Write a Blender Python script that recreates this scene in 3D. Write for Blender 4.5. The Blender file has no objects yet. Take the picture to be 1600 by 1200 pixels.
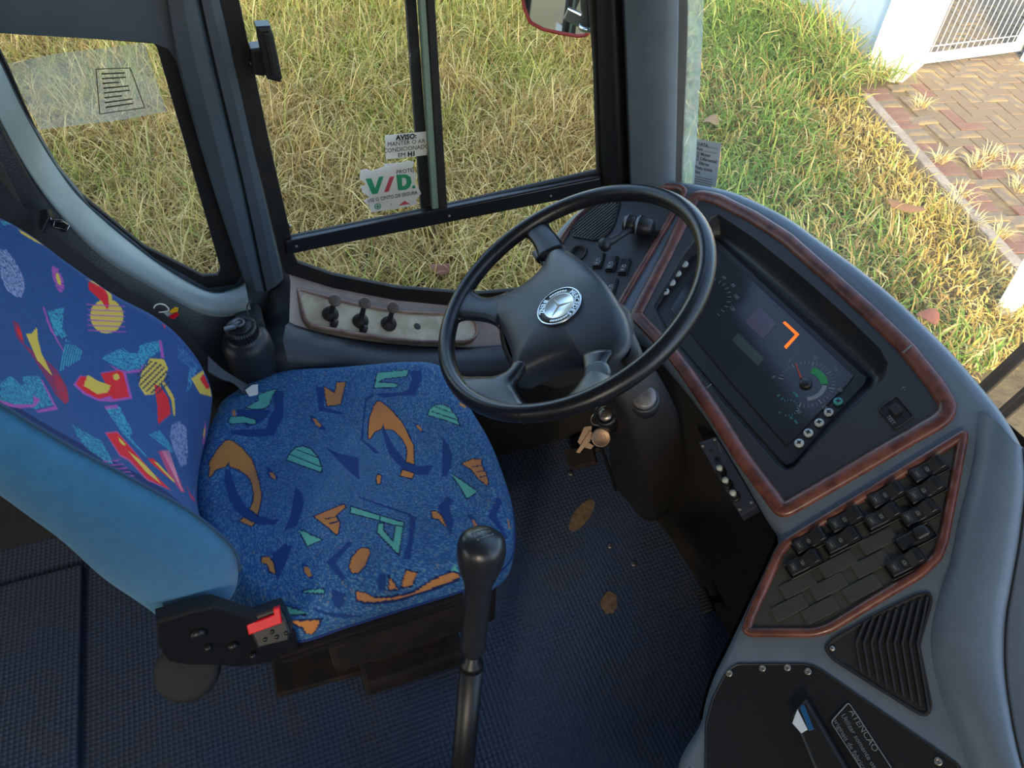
import bpy, bmesh, math, random
import numpy as np
from mathutils import Vector, Matrix
from mathutils.bvhtree import BVHTree
from mathutils.geometry import tessellate_polygon

# ------------------------------------------------------------------ camera, sky, sun, exposure
scene = bpy.context.scene
COL = scene.collection
FPX = 1158.0
CAM = np.array([0.0, 0.0, 1.55])
_D = np.array([-60, 1100, 1158.0]); _D /= np.linalg.norm(_D)
_X = np.array([4070, -997, 1158.0]); _X -= _D*(_X@_D); _X /= np.linalg.norm(_X)
_Z = -_D; _Y = np.cross(_Z, _X)
MW = np.array([_X, _Y, _Z])            # world = MW @ camera(x right, y down, z forward)

cam_data = bpy.data.cameras.new('camera'); cam = bpy.data.objects.new('camera', cam_data); COL.objects.link(cam)
cam_data.sensor_width = 36; cam_data.lens = 36*FPX/1600; cam_data.clip_start = .05; cam_data.clip_end = 300
r, d, f = MW[:, 0], MW[:, 1], MW[:, 2]
cam.matrix_world = Matrix(((r[0], -d[0], -f[0], CAM[0]), (r[1], -d[1], -f[1], CAM[1]), (r[2], -d[2], -f[2], CAM[2]), (0, 0, 0, 1)))
scene.camera = cam

SUN_DIR = Vector((-.54*math.cos(math.radians(26)), -.84*math.cos(math.radians(26)), math.sin(math.radians(26))))
world = bpy.data.worlds.new('world'); scene.world = world; world.use_nodes = True
wn = world.node_tree.nodes; wl = world.node_tree.links
sky = wn.new('ShaderNodeTexSky'); sky.sky_type = 'NISHITA'; sky.sun_disc = False
sky.sun_elevation = math.radians(26); sky.sun_rotation = math.atan2(SUN_DIR.x, SUN_DIR.y)
sky.dust_density = 2.5; sky.ozone_density = 1.2
wl.new(sky.outputs[0], wn['Background'].inputs[0]); wn['Background'].inputs[1].default_value = 0.42
sl = bpy.data.lights.new('sun', 'SUN'); sl.energy = 2.6; sl.color = (1, .80, .55); sl.angle = math.radians(5)
so = bpy.data.objects.new('sun', sl); COL.objects.link(so); so.rotation_euler = SUN_DIR.to_track_quat('Z', 'Y').to_euler()
so.location = (-3, -6, 6)
scene.view_settings.view_transform = 'Standard'; scene.view_settings.look = 'None'
scene.view_settings.gamma = 1; scene.view_settings.use_curve_mapping = False
scene.view_settings.exposure = 1.05

# ------------------------------------------------------------------ measuring: a pixel of the photograph on a real plane
def ray(u, v): return MW@np.array([u-800.0, v-600.0, FPX])
def pz(u, v, z): k = ray(u, v); return CAM+k*(z-CAM[2])/k[2]
def py(u, v, y): k = ray(u, v); return CAM+k*(y/k[1])
def px(u, v, x): k = ray(u, v); return CAM+k*(x/k[0])

class Frame:
    def __init__(s, o, ux, n):
        s.o = np.array(o, float); s.n = np.array(n, float); s.n /= np.linalg.norm(s.n)
        ux = np.array(ux, float); ux -= s.n*(ux@s.n); s.ux = ux/np.linalg.norm(ux); s.uy = np.cross(s.n, s.ux)
    def p(s, u, v, h=0.0): return s.o+s.ux*u+s.uy*v+s.n*h
    def hit(s, a, b, h=0.0):
        k = ray(a, b); o = s.o+s.n*h; q = CAM+k*((o-CAM)@s.n)/(k@s.n)-o
        return (float(q@s.ux), float(q@s.uy))
    def poly(s, pts, h=0.0): return [s.hit(a, b, h) for a, b in pts]

# ------------------------------------------------------------------ 2D helpers
def area(P): return .5*sum(P[i][0]*P[(i+1) % len(P)][1]-P[(i+1) % len(P)][0]*P[i][1] for i in range(len(P)))
def ccw(P): P = [tuple(map(float, q[:2])) for q in P]; return P if area(P) > 0 else P[::-1]
def offset(P, d):                       # inward for d > 0, P counter-clockwise
    n = len(P); out = []
    for i in range(n):
        a, b, c = np.array(P[i-1]), np.array(P[i]), np.array(P[(i+1) % n])
        e1 = b-a; e2 = c-b; e1 /= (np.linalg.norm(e1)+1e-12); e2 /= (np.linalg.norm(e2)+1e-12)
        n1 = np.array([-e1[1], e1[0]]); n2 = np.array([-e2[1], e2[0]]); m = n1+n2
        q = m@m
        m = m*2/q if q > .35 else n1
        out.append(tuple(b+m*d))
    return out
def rounded(P, r, seg=4):
    P = ccw(P); out = []; n = len(P)
    rr = r if isinstance(r, (list, tuple)) else [r]*n
    for i in range(n):
        a, b, c = np.array(P[i-1]), np.array(P[i]), np.array(P[(i+1) % n])
        l1 = np.linalg.norm(a-b); l2 = np.linalg.norm(c-b); k = min(rr[i], l1*.45, l2*.45)
        p0 = b+(a-b)/l1*k; p2 = b+(c-b)/l2*k
        for j in range(seg+1):
            t = j/seg; out.append(tuple((1-t)**2*p0+2*t*(1-t)*b+t*t*p2))
    return out
def smooth_line(P, n):                  # Catmull-Rom, resampled by arc length
    P = [np.array(p, float) for p in P]; Q = [2*P[0]-P[1]]+P+[2*P[-1]-P[-2]]; out = []
    for i in range(1, len(Q)-2):
        for j in range(16):
            t = j/16; a, b, c, e = Q[i-1], Q[i], Q[i+1], Q[i+2]
            out.append(.5*((2*b)+(c-a)*t+(2*a-5*b+4*c-e)*t*t+(3*b-a-3*c+e)*t**3))
    out.append(P[-1]); A = np.array(out)
    L = np.r_[0, np.cumsum(np.linalg.norm(np.diff(A, axis=0), axis=1))]
    s = np.linspace(0, L[-1], n)
    return np.stack([np.interp(s, L, A[:, k]) for k in range(A.shape[1])], 1)
def smooth_closed(P, n):
    P = [np.array(p, float) for p in P]; k = len(P)
    A = smooth_line([P[(i-2) % k] for i in range(k+5)], 4000)
    d0 = np.linalg.norm(A[:2000]-P[0], axis=1).argmin(); d1 = 2000+np.linalg.norm(A[2000:]-P[0], axis=1).argmin()
    B = A[d0:d1+1]; L = np.r_[0, np.cumsum(np.linalg.norm(np.diff(B, axis=0), axis=1))]
    s = np.linspace(0, L[-1], n+1)[:-1]
    return np.stack([np.interp(s, L, B[:, j]) for j in range(B.shape[1])], 1)

# ------------------------------------------------------------------ mesh builder
STUFFY = {'lettering', 'green_lettering', 'red_lettering', 'small_lettering', 'print_lines', 'rail_screws', 'corner_screws', 'jack_sockets', 'wood_joint', 'light_switch_rings', 'gauge_scale', 'small_gauge_scale', 'lamp_symbols', 'shift_pattern', 'badge_star', 'key_ring', 'rim_seam'}
class MB:
    def __init__(s): s.v = []; s.f = []; s.m = []; s.s = []
    def add(s, V, F, mat=0, smooth=True):
        o = len(s.v); s.v += [tuple(map(float, p)) for p in V]
        for q in F: s.f.append([o+i for i in q]); s.m.append(mat); s.s.append(smooth)
        return s
    def loft(s, rows, closed=False, ring=False, cap=False, mat=0, smooth=True, flip=False):
        rows = [list(r) for r in rows]; n = len(rows[0]); V = [p for r in rows for p in r]; F = []
        R = len(rows)
        for i in range(R if ring else R-1):
            for j in range(n if closed else n-1):
                a = i*n+j; b = i*n+(j+1) % n; i2 = (i+1) % R; c = i2*n+(j+1) % n; e = i2*n+j
                F.append([e, c, b, a] if flip else [a, b, c, e])
        if cap: F.append(list(range(n))[::-1]); F.append([(R-1)*n+j for j in range(n)])
        return s.add(V, F, mat, smooth)
    def tube(s, path, r, seg=10, closed=False, cap=True, mat=0, ry=None, up=None):
        P = [np.array(p, float) for p in path]; n = len(P); rows = []; prev = None
        for i in range(n):
            a = P[i-1] if (i > 0 or closed) else P[0]; b = P[(i+1) % n] if (i < n-1 or closed) else P[-1]
            t = b-a; t /= np.linalg.norm(t)+1e-12
            if up is not None: w = np.array(up, float)
            elif prev is None: w = np.array([0, 0, 1.0]) if abs(t[2]) < .9 else np.array([1.0, 0, 0])
            else: w = prev
            x = w-t*(w@t); x /= np.linalg.norm(x)+1e-12; prev = x; y = np.cross(t, x)
            ra = r[i] if isinstance(r, (list, tuple, np.ndarray)) else r
            rb = ra if ry is None else (ry[i] if isinstance(ry, (list, tuple, np.ndarray)) else ry)
            rows.append([P[i]+x*ra*math.cos(k)+y*rb*math.sin(k) for k in np.linspace(0, 2*math.pi, seg, endpoint=False)])
        return s.loft(rows, closed=True, ring=closed, cap=cap and not closed, mat=mat)
    def lathe(s, fr, prof, seg=20, mat=0, smooth=True, c=(0, 0)):
        rows = [[fr.p(c[0]+r*math.cos(k), c[1]+r*math.sin(k), h) for k in np.linspace(0, 2*math.pi, seg, endpoint=False)] for r, h in prof]
        return s.loft(rows, closed=True, cap=True, mat=mat, smooth=smooth)
    def ring(s, fr, P, prof, mat=0, closed_prof=False, smooth=True):
        P = ccw(P)
        return s.loft([[fr.p(a, b, h) for a, b in offset(P, dd)] for dd, h in prof], closed=True, ring=closed_prof, mat=mat, smooth=smooth)
    def prism(s, fr, P, h0, h1, bev=0.0, mat=0, cap=True):
        P = ccw(P); loops = [(0, h0)]
        if bev: loops += [(0, h1-bev), (bev*.3, h1-bev*.3), (bev, h1)]
        else: loops += [(0, h1)]
        L = [[fr.p(a, b, h) for a, b in offset(P, dd)] for dd, h in loops]
        s.loft(L, closed=True, mat=mat, smooth=False)
        o = len(L[0])
        for lo, fl in ((L[-1], False), (L[0], True)):
            Q = [[Vector(q) for q in lo]]; T = tessellate_polygon(Q)
            nn = np.array(fr.n)
            FF = []
            for t in T:
                a, b, c = [np.array(lo[i]) for i in t]
                up = np.cross(b-a, c-a)@nn > 0
                FF.append(list(t) if up != fl else list(t)[::-1])
            s.add(lo, FF, mat, False)
        return s
    def plate(s, fr, outer, holes=(), h=0.0, mat=0):
        loops = [list(map(tuple, outer))]+[list(map(tuple, q)) for q in holes]
        flat = [q for l in loops for q in l]
        T = tessellate_polygon([[Vector((a, b, 0)) for a, b in l] for l in loops])
        F = []
        for t in T:
            a, b, c = [flat[i] for i in t]
            k = (b[0]-a[0])*(c[1]-a[1])-(b[1]-a[1])*(c[0]-a[0])
            if abs(k) < 1e-12: continue
            F.append(list(t) if k > 0 else list(t)[::-1])
        return s.add([fr.p(a, b, h) for a, b in flat], F, mat, False)
    def rbox(s, c, ax, size, bev=.004, seg=2, mat=0, smooth=False):     # ax: three unit vectors
        bm = bmesh.new(); bmesh.ops.create_cube(bm, size=1)
        for v in bm.verts: v.co = Vector((v.co.x*size[0], v.co.y*size[1], v.co.z*size[2]))
        if bev: bmesh.ops.bevel(bm, geom=bm.edges[:], offset=min(bev, min(size)*.45), segments=seg, affect='EDGES', profile=.6)
        A = [np.array(a, float) for a in ax]; c = np.array(c, float)
        bm.verts.index_update()
        s.add([c+A[0]*v.co.x+A[1]*v.co.y+A[2]*v.co.z for v in bm.verts], [[v.index for v in q.verts] for q in bm.faces], mat, smooth)
        bm.free(); return s
    def box(s, lo, hi, bev=.0, mat=0):
        lo = np.array(lo, float); hi = np.array(hi, float)
        return s.rbox((lo+hi)/2, np.eye(3), hi-lo, bev, mat=mat)
    def text(s, fr, body, size, at=(0, 0), rot=0, h=.0005, mat=0, align='CENTER', ext=.0002, shear=0, sx=1.0, bold=0.0):
        cu = bpy.data.curves.new('t', 'FONT'); cu.body = body; cu.size = size; cu.align_x = align; cu.align_y = 'CENTER'
        cu.extrude = ext; cu.shear = shear; cu.resolution_u = 2; cu.offset = bold
        ob = bpy.data.objects.new('t', cu); me = ob.to_mesh(); c, q = math.cos(rot), math.sin(rot)
        V = [fr.p(at[0]+v.co.x*sx*c-v.co.y*q, at[1]+v.co.x*sx*q+v.co.y*c, h+v.co.z) for v in me.vertices]
        F = [list(p.vertices) for p in me.polygons]
        ob.to_mesh_clear(); bpy.data.objects.remove(ob); bpy.data.curves.remove(cu)
        return s.add(V, F, mat, False)
    def mesh(s, name, mats, off=(0, 0, 0)):
        me = bpy.data.meshes.new(name); o = np.array(off, float)
        me.from_pydata([tuple(np.array(p)-o) for p in s.v], [], s.f)
        mats = mats if isinstance(mats, (list, tuple)) else [mats]
        for m in mats: me.materials.append(m)
        me.polygons.foreach_set('material_index', s.m); me.polygons.foreach_set('use_smooth', s.s); me.update()
        return me
    def build(s, name, mats, root=None, parent=None, label=None, cat=None, group=None, kind=None):
        """root: the Empty (thing) whose place is the origin; parent: the part this one hangs under"""
        off = root['at'] if root is not None else (0, 0, 0)
        if root is None and s.v:
            A = np.array(s.v); off = ((A[:, 0].min()+A[:, 0].max())/2, (A[:, 1].min()+A[:, 1].max())/2, A[:, 2].min())
        me = s.mesh(name, mats, off); ob = bpy.data.objects.new(name, me); COL.objects.link(ob)
        if root is not None: ob.parent = parent if parent is not None else root
        else: ob.location = off
        if kind is None and name in STUFFY: kind = 'stuff'
        return tag(ob, label, cat, group, kind)

def tag(o, label=None, cat=None, group=None, kind=None):
    for k, v in (('label', label), ('category', cat), ('group', group), ('kind', kind)):
        if v: o[k] = v
    return o
def thing(name, loc, label=None, cat=None, group=None, kind=None):
    o = bpy.data.objects.new(name, None); COL.objects.link(o); loc = tuple(map(float, loc)); o.location = loc; o['at'] = loc
    o.empty_display_size = .05
    return tag(o, label, cat, group, kind)
def copy_tree(o, parent=None):
    c = o.copy(); COL.objects.link(c); c.parent = parent
    for ch in list(o.children): copy_tree(ch, c)
    return c

# ------------------------------------------------------------------ materials
def lin(h):
    h = h.lstrip('#'); c = [int(h[i:i+2], 16)/255 for i in (0, 2, 4)]
    return tuple(x/12.92 if x <= .04045 else ((x+.055)/1.055)**2.4 for x in c)
def mat(name, col, rough=.5, metal=0.0, bump=None, var=None, spec=.5, emit=None, coat=0, sheen=0, attr=None, alpha=1.0):
    """bump=(kind, scale, strength, distance)   var=(scale, other colour, amount)"""
    m = bpy.data.materials.new(name); m.use_nodes = True; N = m.node_tree.nodes; L = m.node_tree.links
    b = N['Principled BSDF']; col = lin(col) if isinstance(col, str) else col
    b.inputs['Base Color'].default_value = (*col, 1); b.inputs['Roughness'].default_value = rough
    b.inputs['Metallic'].default_value = metal; b.inputs['Specular IOR Level'].default_value = spec
    b.inputs['Coat Weight'].default_value = coat; b.inputs['Sheen Weight'].default_value = sheen
    b.inputs['Alpha'].default_value = alpha
    if emit: b.inputs['Emission Color'].default_value = (*lin(emit[0]), 1); b.inputs['Emission Strength'].default_value = emit[1]
    tc = N.new('ShaderNodeTexCoord'); src = None
    if attr:
        a = N.new('ShaderNodeAttribute'); a.attribute_name = attr; src = a.outputs['Color']; L.new(src, b.inputs['Base Color'])
    if var:
        nz = N.new('ShaderNodeTexNoise'); nz.inputs['Scale'].default_value = var[0]; nz.inputs['Detail'].default_value = 6
        nz.inputs['Roughness'].default_value = .65
        L.new(tc.outputs['Object'], nz.inputs['Vector'])
        rp = N.new('ShaderNodeMapRange'); rp.inputs[1].default_value = .42; rp.inputs[2].default_value = .62
        rp.inputs[3].default_value = 0; rp.inputs[4].default_value = var[2]
        L.new(nz.outputs['Fac'], rp.inputs[0])
        mx = N.new('ShaderNodeMix'); mx.data_type = 'RGBA'; L.new(rp.outputs[0], mx.inputs[0])
        if src: L.new(src, mx.inputs[6])
        else: mx.inputs[6].default_value = (*col, 1)
        c2 = lin(var[1]) if isinstance(var[1], str) else var[1]
        mx.inputs[7].default_value = (*c2, 1); L.new(mx.outputs[2], b.inputs['Base Color'])
    if bump:
        if bump[0] == 'noise':
            t = N.new('ShaderNodeTexNoise'); t.inputs['Scale'].default_value = bump[1]; t.inputs['Detail'].default_value = 4; o = t.outputs['Fac']
        else:
            t = N.new('ShaderNodeTexVoronoi'); t.inputs['Scale'].default_value = bump[1]; o = t.outputs['Distance']
            if bump[0] == 'dots': t.inputs['Randomness'].default_value = .12
        L.new(tc.outputs['Object'], t.inputs['Vector'])
        bp = N.new('ShaderNodeBump'); bp.inputs['Strength'].default_value = bump[2]; bp.inputs['Distance'].default_value = bump[3]
        L.new(o, bp.inputs['Height']); L.new(bp.outputs[0], b.inputs['Normal'])
    return m
def glass(name, tint, refl=1.0, dust=None):
    m = bpy.data.materials.new(name); m.use_nodes = True; N = m.node_tree.nodes; L = m.node_tree.links
    N.remove(N['Principled BSDF']); out = N['Material Output']
    tr = N.new('ShaderNodeBsdfTransparent'); tr.inputs[0].default_value = (*tint, 1)
    gl = N.new('ShaderNodeBsdfGlossy'); gl.inputs['Roughness'].default_value = .02
    fr = N.new('ShaderNodeFresnel'); fr.inputs[0].default_value = 1.45
    mu = N.new('ShaderNodeMath'); mu.operation = 'MULTIPLY'; mu.inputs[1].default_value = refl; L.new(fr.outputs[0], mu.inputs[0])
    mx = N.new('ShaderNodeMixShader'); L.new(mu.outputs[0], mx.inputs[0]); L.new(tr.outputs[0], mx.inputs[1]); L.new(gl.outputs[0], mx.inputs[2])
    last = mx
    if dust:                              # (colour, amount, scale): dust film on the pane
        df = N.new('ShaderNodeBsdfDiffuse'); df.inputs[0].default_value = (*dust[0], 1)
        tl = N.new('ShaderNodeBsdfTranslucent'); tl.inputs[0].default_value = (*dust[0], 1)
        ad = N.new('ShaderNodeMixShader'); ad.inputs[0].default_value = .5
        L.new(df.outputs[0], ad.inputs[1]); L.new(tl.outputs[0], ad.inputs[2])
        tc = N.new('ShaderNodeTexCoord'); nz = N.new('ShaderNodeTexNoise'); nz.inputs['Scale'].default_value = dust[2]; nz.inputs['Detail'].default_value = 8
        L.new(tc.outputs['Object'], nz.inputs['Vector'])
        m2 = N.new('ShaderNodeMath'); m2.operation = 'MULTIPLY'; m2.inputs[1].default_value = dust[1]*2; L.new(nz.outputs['Fac'], m2.inputs[0])
        m3 = N.new('ShaderNodeMixShader'); L.new(m2.outputs[0], m3.inputs[0]); L.new(mx.outputs[0], m3.inputs[1]); L.new(ad.outputs[0], m3.inputs[2]); last = m3
    L.new(last.outputs[0], out.inputs[0]); return m

M = {}
M['dash'] = mat('grey_blue_vinyl', '#5c6872', .4, bump=('vor', 420, .25, .001), var=(9, '#4e5963', .5))
M['pad'] = mat('black_vinyl', '#262a2e', .42, bump=('vor', 380, .3, .001))
M['trim_grey'] = mat('grey_trim', '#4a555c', .5, bump=('noise', 300, .1, .001), var=(6, '#404a51', .6))
M['trim_light'] = mat('light_grey_sill', '#8b9695', .55, var=(8, '#78827f', .6))
M['black'] = mat('black_plastic', '#17181a', .42)
M['black_matt'] = mat('matt_black_plastic', '#141516', .75)
M['seal'] = mat('black_rubber_seal', '#12100d', .75, var=(25, '#1f1a15', .8))
M['panel'] = mat('charcoal_panel', '#25272a', .5, bump=('noise', 900, .1, .0005))
M['switchplate'] = mat('dark_olive_switch_plate', '#34342f', .5, bump=('noise', 900, .15, .0005))
M['wood'] = mat('walnut_trim', '#6a3d30', .38, var=(38, '#432219', .9), coat=.15)
M['wood_light'] = mat('pale_walnut_trim', '#a08272', .3, var=(30, '#7a5c50', .8), coat=.4)  # paler walnut for the console frame
M['bronze'] = mat('warm_lit_bronze', '#c9bb9c', .45, metal=.15, var=(14, '#a89878', .9))  # warm low sunlight on the valve panel put into its lighter colour
M['sill'] = mat('warm_lit_taupe', '#a5958a', .5, var=(10, '#85766c', .6))  # lightened too, standing in for the warm light on the console
M['floor'] = mat('blue_black_studded_rubber', '#3c4a62', .33, bump=('dots', 100, .6, .004), var=(5, '#464c55', .7))
M['dark'] = mat('brown_black_lining', '#15110e', .8, var=(8, '#221a14', .8))  # near-black brown for the lining below the dash
M['casing'] = mat('brown_black_casing', '#2c2a28', .55, var=(10, '#211f1d', .6))
M['wheel'] = mat('black_wheel_leather', '#1b1d20', .3, bump=('vor', 500, .12, .0006))
M['hub'] = mat('charcoal_hub_cover', '#333a42', .42, bump=('vor', 600, .12, .0006))
M['chrome'] = mat('chrome', '#d4dde2', .12, metal=1)
M['steel'] = mat('worn_steel', '#9a938a', .35, metal=.9)
M['brass'] = mat('brassy_steel', '#6b5848', .4, metal=.9)
M['white'] = mat('white_paint', '#e9e7df', .6, var=(3, '#d5d3cc', .5))
M['print'] = mat('white_print', '#a8b3b2', .5)
M['print_dim'] = mat('grey_print', '#6d7475', .6)
M['teal_print'] = mat('teal_print', '#3a8f92', .5)
M['green_print'] = mat('green_print', '#1f7a3d', .5)
M['red_print'] = mat('red_print', '#a53a24', .5)
M['ink'] = mat('black_ink', '#1b1b1b', .8)
M['paper'] = mat('white_paper', '#ded8d2', .8)
M['paper_grey'] = mat('grey_paper', '#9b9c9c', .8)
M['green_ink'] = mat('green_ink', '#2c9365', .7)
M['red_ink'] = mat('red_ink', '#c54a55', .7)
M['red_plastic'] = mat('red_plastic', '#e01020', .3)
M['yellow_plastic'] = mat('yellow_plastic', '#f0b010', .35)
M['amber'] = mat('amber_lamp', '#ff7a10', .4, emit=('#ff6a08', .45))
M['blue_fabric'] = mat('plain_blue_fabric', '#2f7099', .95, bump=('noise', 900, .3, .001), var=(60, '#2a658c', .6), sheen=.3)
M['wall_shade'] = mat('shade_tinted_render', '#b9c8d2', .7, var=(3, '#a9b9c4', .5))  # cool shade on the white wall run put into its colour
M['cushion'] = mat('patterned_cushion_velour', '#1c3f7c', .95, attr='Col', bump=('noise', 700, .4, .001), var=(9, '#14305c', .25))
M['backfab'] = mat('patterned_backrest_velour', '#22376f', .95, attr='Col', bump=('noise', 700, .25, .001))
M['rust'] = mat('rusty_black_steel', '#15130f', .75, var=(22, '#33211a', .7))
M['mirror'] = mat('mirror_glass', '#c8ccc8', .03, metal=1)
M['mirror_red'] = mat('red_mirror_shell', '#a83a30', .35)
M['webbing'] = mat('black_webbing', '#191a1c', .8, bump=('noise', 500, .3, .001))
M['grey_strap'] = mat('grey_strap', '#484c50', .7)
M['patch'] = mat('bare_plywood_patch', '#8a7258', .9, var=(60, '#6a5542', .8))
M['kerb'] = mat('concrete_kerb', '#9a8d7c', .9, bump=('noise', 40, .5, .01), var=(12, '#7b6d5c', .7))
M['soil'] = mat('dry_soil', '#5b4c33', 1, bump=('noise', 20, .6, .02), var=(6, '#6d5f3c', .8))
M['road'] = mat('distant_ground', '#7c745f', 1, var=(.4, '#8b8a63', .8))
M['sand'] = mat('sandy_joint', '#6a5a42', 1, var=(20, '#7f6c4a', .8))
M['brick0'] = mat('grey_tan_paver', '#6f6252', .9, bump=('noise', 90, .4, .004), var=(7, '#9a8050', .8))
M['brick1'] = mat('warm_tan_paver', '#76644a', .9, bump=('noise', 90, .4, .004), var=(7, '#75614c', .7))
M['brick2'] = mat('red_paver', '#785444', .9, bump=('noise', 90, .4, .004), var=(16, '#7d6250', .7))
M['leaf'] = mat('dry_brown_leaf', '#94583c', .8)
M['gauge_glass'] = mat('smoked_gauge_glass', '#262b30', .12, var=(10, '#22262a', .5))
M['smoke'] = mat('smoky_grey_knob', '#74706c', .25, var=(60, '#4d4a48', .8))
M['orange_rust'] = mat('wiper_steel', '#5a3c1c', .5)
M['glass_side'] = glass('side_glass', (.93, .96, .93), .7)
M['glass_tint'] = glass('tinted_coach_glass', (.46, .47, .48), .7)
M['glass_front'] = glass('windscreen_glass', (.95, .98, .96), .6, dust=((.8, .78, .7), .045, 3))
M['edge_glass'] = glass('whitish_glass_edge', (.9, .97, .93), .3, dust=((.75, .85, .8), .42, 20))  # whitish film over the edge of the pane
M['film'] = glass('clear_label_film', (.92, .93, .9), .6, dust=((.8, .8, .72), .16, 14))

# ================================================================== STRUCTURE
# floor of the cab
mb = MB(); mb.box((-1.6, -1.15, -.04), (1.12, 1.30, 0)); mb.build('floor', M['floor'], kind='structure', label='blue-black studded rubber cab floor')
# dark step behind the seat, along the left edge of the photograph
mb = MB(); mb.box((-1.6, -.2, 0), (-.56, 1.13, .012), .003); mb.build('trim_1', M['floor'], kind='structure', label='raised edge strip of the floor covering behind the seat')

mb = MB(); mb.box((-1.5, 1.235, 0), (-.45, 1.268, .62), .004); mb.build('trim_11', M['pad'], kind='structure', label='black lower wall lining behind the driver seat')
YW = 1.275                                            # inner face of the left wall
FW = Frame((0, YW, 0), (1, 0, 0), (0, -1, 0))           # ux = +x, n = inwards, uy = z
assert FW.uy[2] > 0 or True
def fwp(pts): return [FW.hit(a, b) for a, b in pts]
sgn = 1 if FW.uy[2] > 0 else -1
REAR_HOLE = [(-330, -60), (-60, 42), (0, 52), (150, 61), (235, 66), (262, 76), (275, 95), (330, 285), (381, 436), (330, 452), (240, 404), (140, 322), (90, 262), (40, 178), (0, 95), (-60, -20), (-150, -60)]
REAR_HOLE = [(-60, 42), (0, 52), (150, 61), (235, 66), (262, 76), (275, 95), (330, 285), (378, 432), (368, 446), (325, 452), (240, 404), (140, 322), (90, 262), (40, 178), (0, 95), (-60, -30), (-130, -120), (-170, -90), (-120, 10)]
FRONT_HOLE = [(330, -90), (345, 0), (398, 220), (443, 400), (450, 424), (520, 446), (620, 466), (740, 478), (836, 474), (900, 440), (950, 300), (942, 0), (938, -90)]
rear = ccw(fwp(REAR_HOLE)); front = ccw(fwp(FRONT_HOLE))
x0, x1 = -1.5, 1.0
rt_ = [FW.hit(1000, 300), FW.hit(980, -100)]; sl2 = (rt_[1][0]-rt_[0][0])/(rt_[1][1]-rt_[0][1])
outer = ccw([(x0, 0), (rt_[0][0], 0), rt_[0], (rt_[0][0]+sl2*(2.3-rt_[0][1]), 2.3), (x0, 2.3)])
mb = MB(); mb.plate(FW, outer, [rear, front], h=0); big = [offset(H, -.04) for H in (rear,)]
for H in (rear, front): mb.ring(FW, H, [(0, 0), (0, -.012)], smooth=False)
mb.build('wall_left', M['trim_grey'], kind='structure', label='grey left side wall of the cab around the two side windows')

# roof, rear bulkhead side and right side of the coach body, with its windows and open doorway
mb = MB(); mb.box((-9, -1.25, 2.3), (1.0, 1.33, 2.42), .03); mb.build('ceiling', M['trim_light'], kind='structure', label='coach roof above the cab')
mb = MB()
def wall_r(a, b, z0, z1): mb.box((a, -1.25, z0), (b, -1.2, z1))
wall_r(-9, .12, -.55, 1.0); wall_r(-9, .12, 1.75, 2.3); wall_r(.12, .95, 1.9, 2.3); wall_r(.12, .95, -.55, 1.0)
for a in (-8.2, -6.4, -4.6, -2.8, -1.1): wall_r(a, a+.12, 1.0, 1.75)
wall_r(.04, .12, 1.0, 2.1); wall_r(.9, .98, -.55, 2.3)
mb.build('wall_right', M['trim_grey'], kind='structure', label='right side wall of the coach with window openings')
mb = MB(); mb.box((-9, 1.29, -.55), (-1.5, 1.33, .9)); mb.box((-9, 1.29, 1.9), (-1.5, 1.33, 2.3))
for a in (-8.2, -6.4, -4.6, -2.8, -1.56): mb.box((a, 1.29, .9), (a+.12, 1.33, 1.9))
mb.box((-9, 1.30, -.55), (1.0, 1.34, 0))
mb.box((.92, -1.2, -.55), (1.06, 1.3, .55))
mb.build('wall_outer', M['trim_grey'], kind='structure', label='outer body shell of the coach below and behind the cab')

w4 = thing('window_4', (-4, -1.22, 1.0), label='dark tinted windows of the right side of the coach', kind='structure')
mb = MB(); mb.box((-9, -1.23, .98), (.95, -1.225, 1.95)); mb.build('pane', M['glass_tint'], w4)
# rear quarter window
def pyl(pts, y): return [py(a, b, y) for a, b in pts]
w2 = thing('window_2', (py(200, 250, 1.3)), label='curved rear quarter window behind the driver seat', kind='structure')
GL2 = [(-60, 42), (0, 52), (150, 61), (240, 68), (246, 75), (300, 262), (345, 420), (340, 431), (317, 432), (225, 386), (120, 300), (75, 245), (40, 170), (12, 105), (-60, -40), (-130, -120), (-170, -90), (-120, 10)]
F2 = Frame((0, YW+.004, 0), (1, 0, 0), (0, -1, 0))
gl = ccw([F2.hit(a, b) for a, b in GL2])
mb = MB()
outer2 = offset(ccw([F2.hit(a, b) for a, b in REAR_HOLE]), -.01)
mb.plate(F2, outer2, [gl], 0); mb.ring(F2, gl, [(0, 0), (.001, -.004), (0, -.010)], smooth=False); mb.build('seal', M['seal'], w2)
mb = MB(); mb.plate(F2, offset(gl, -.01), [], -.008); mb.build('pane', M['glass_side'], w2)
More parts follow.
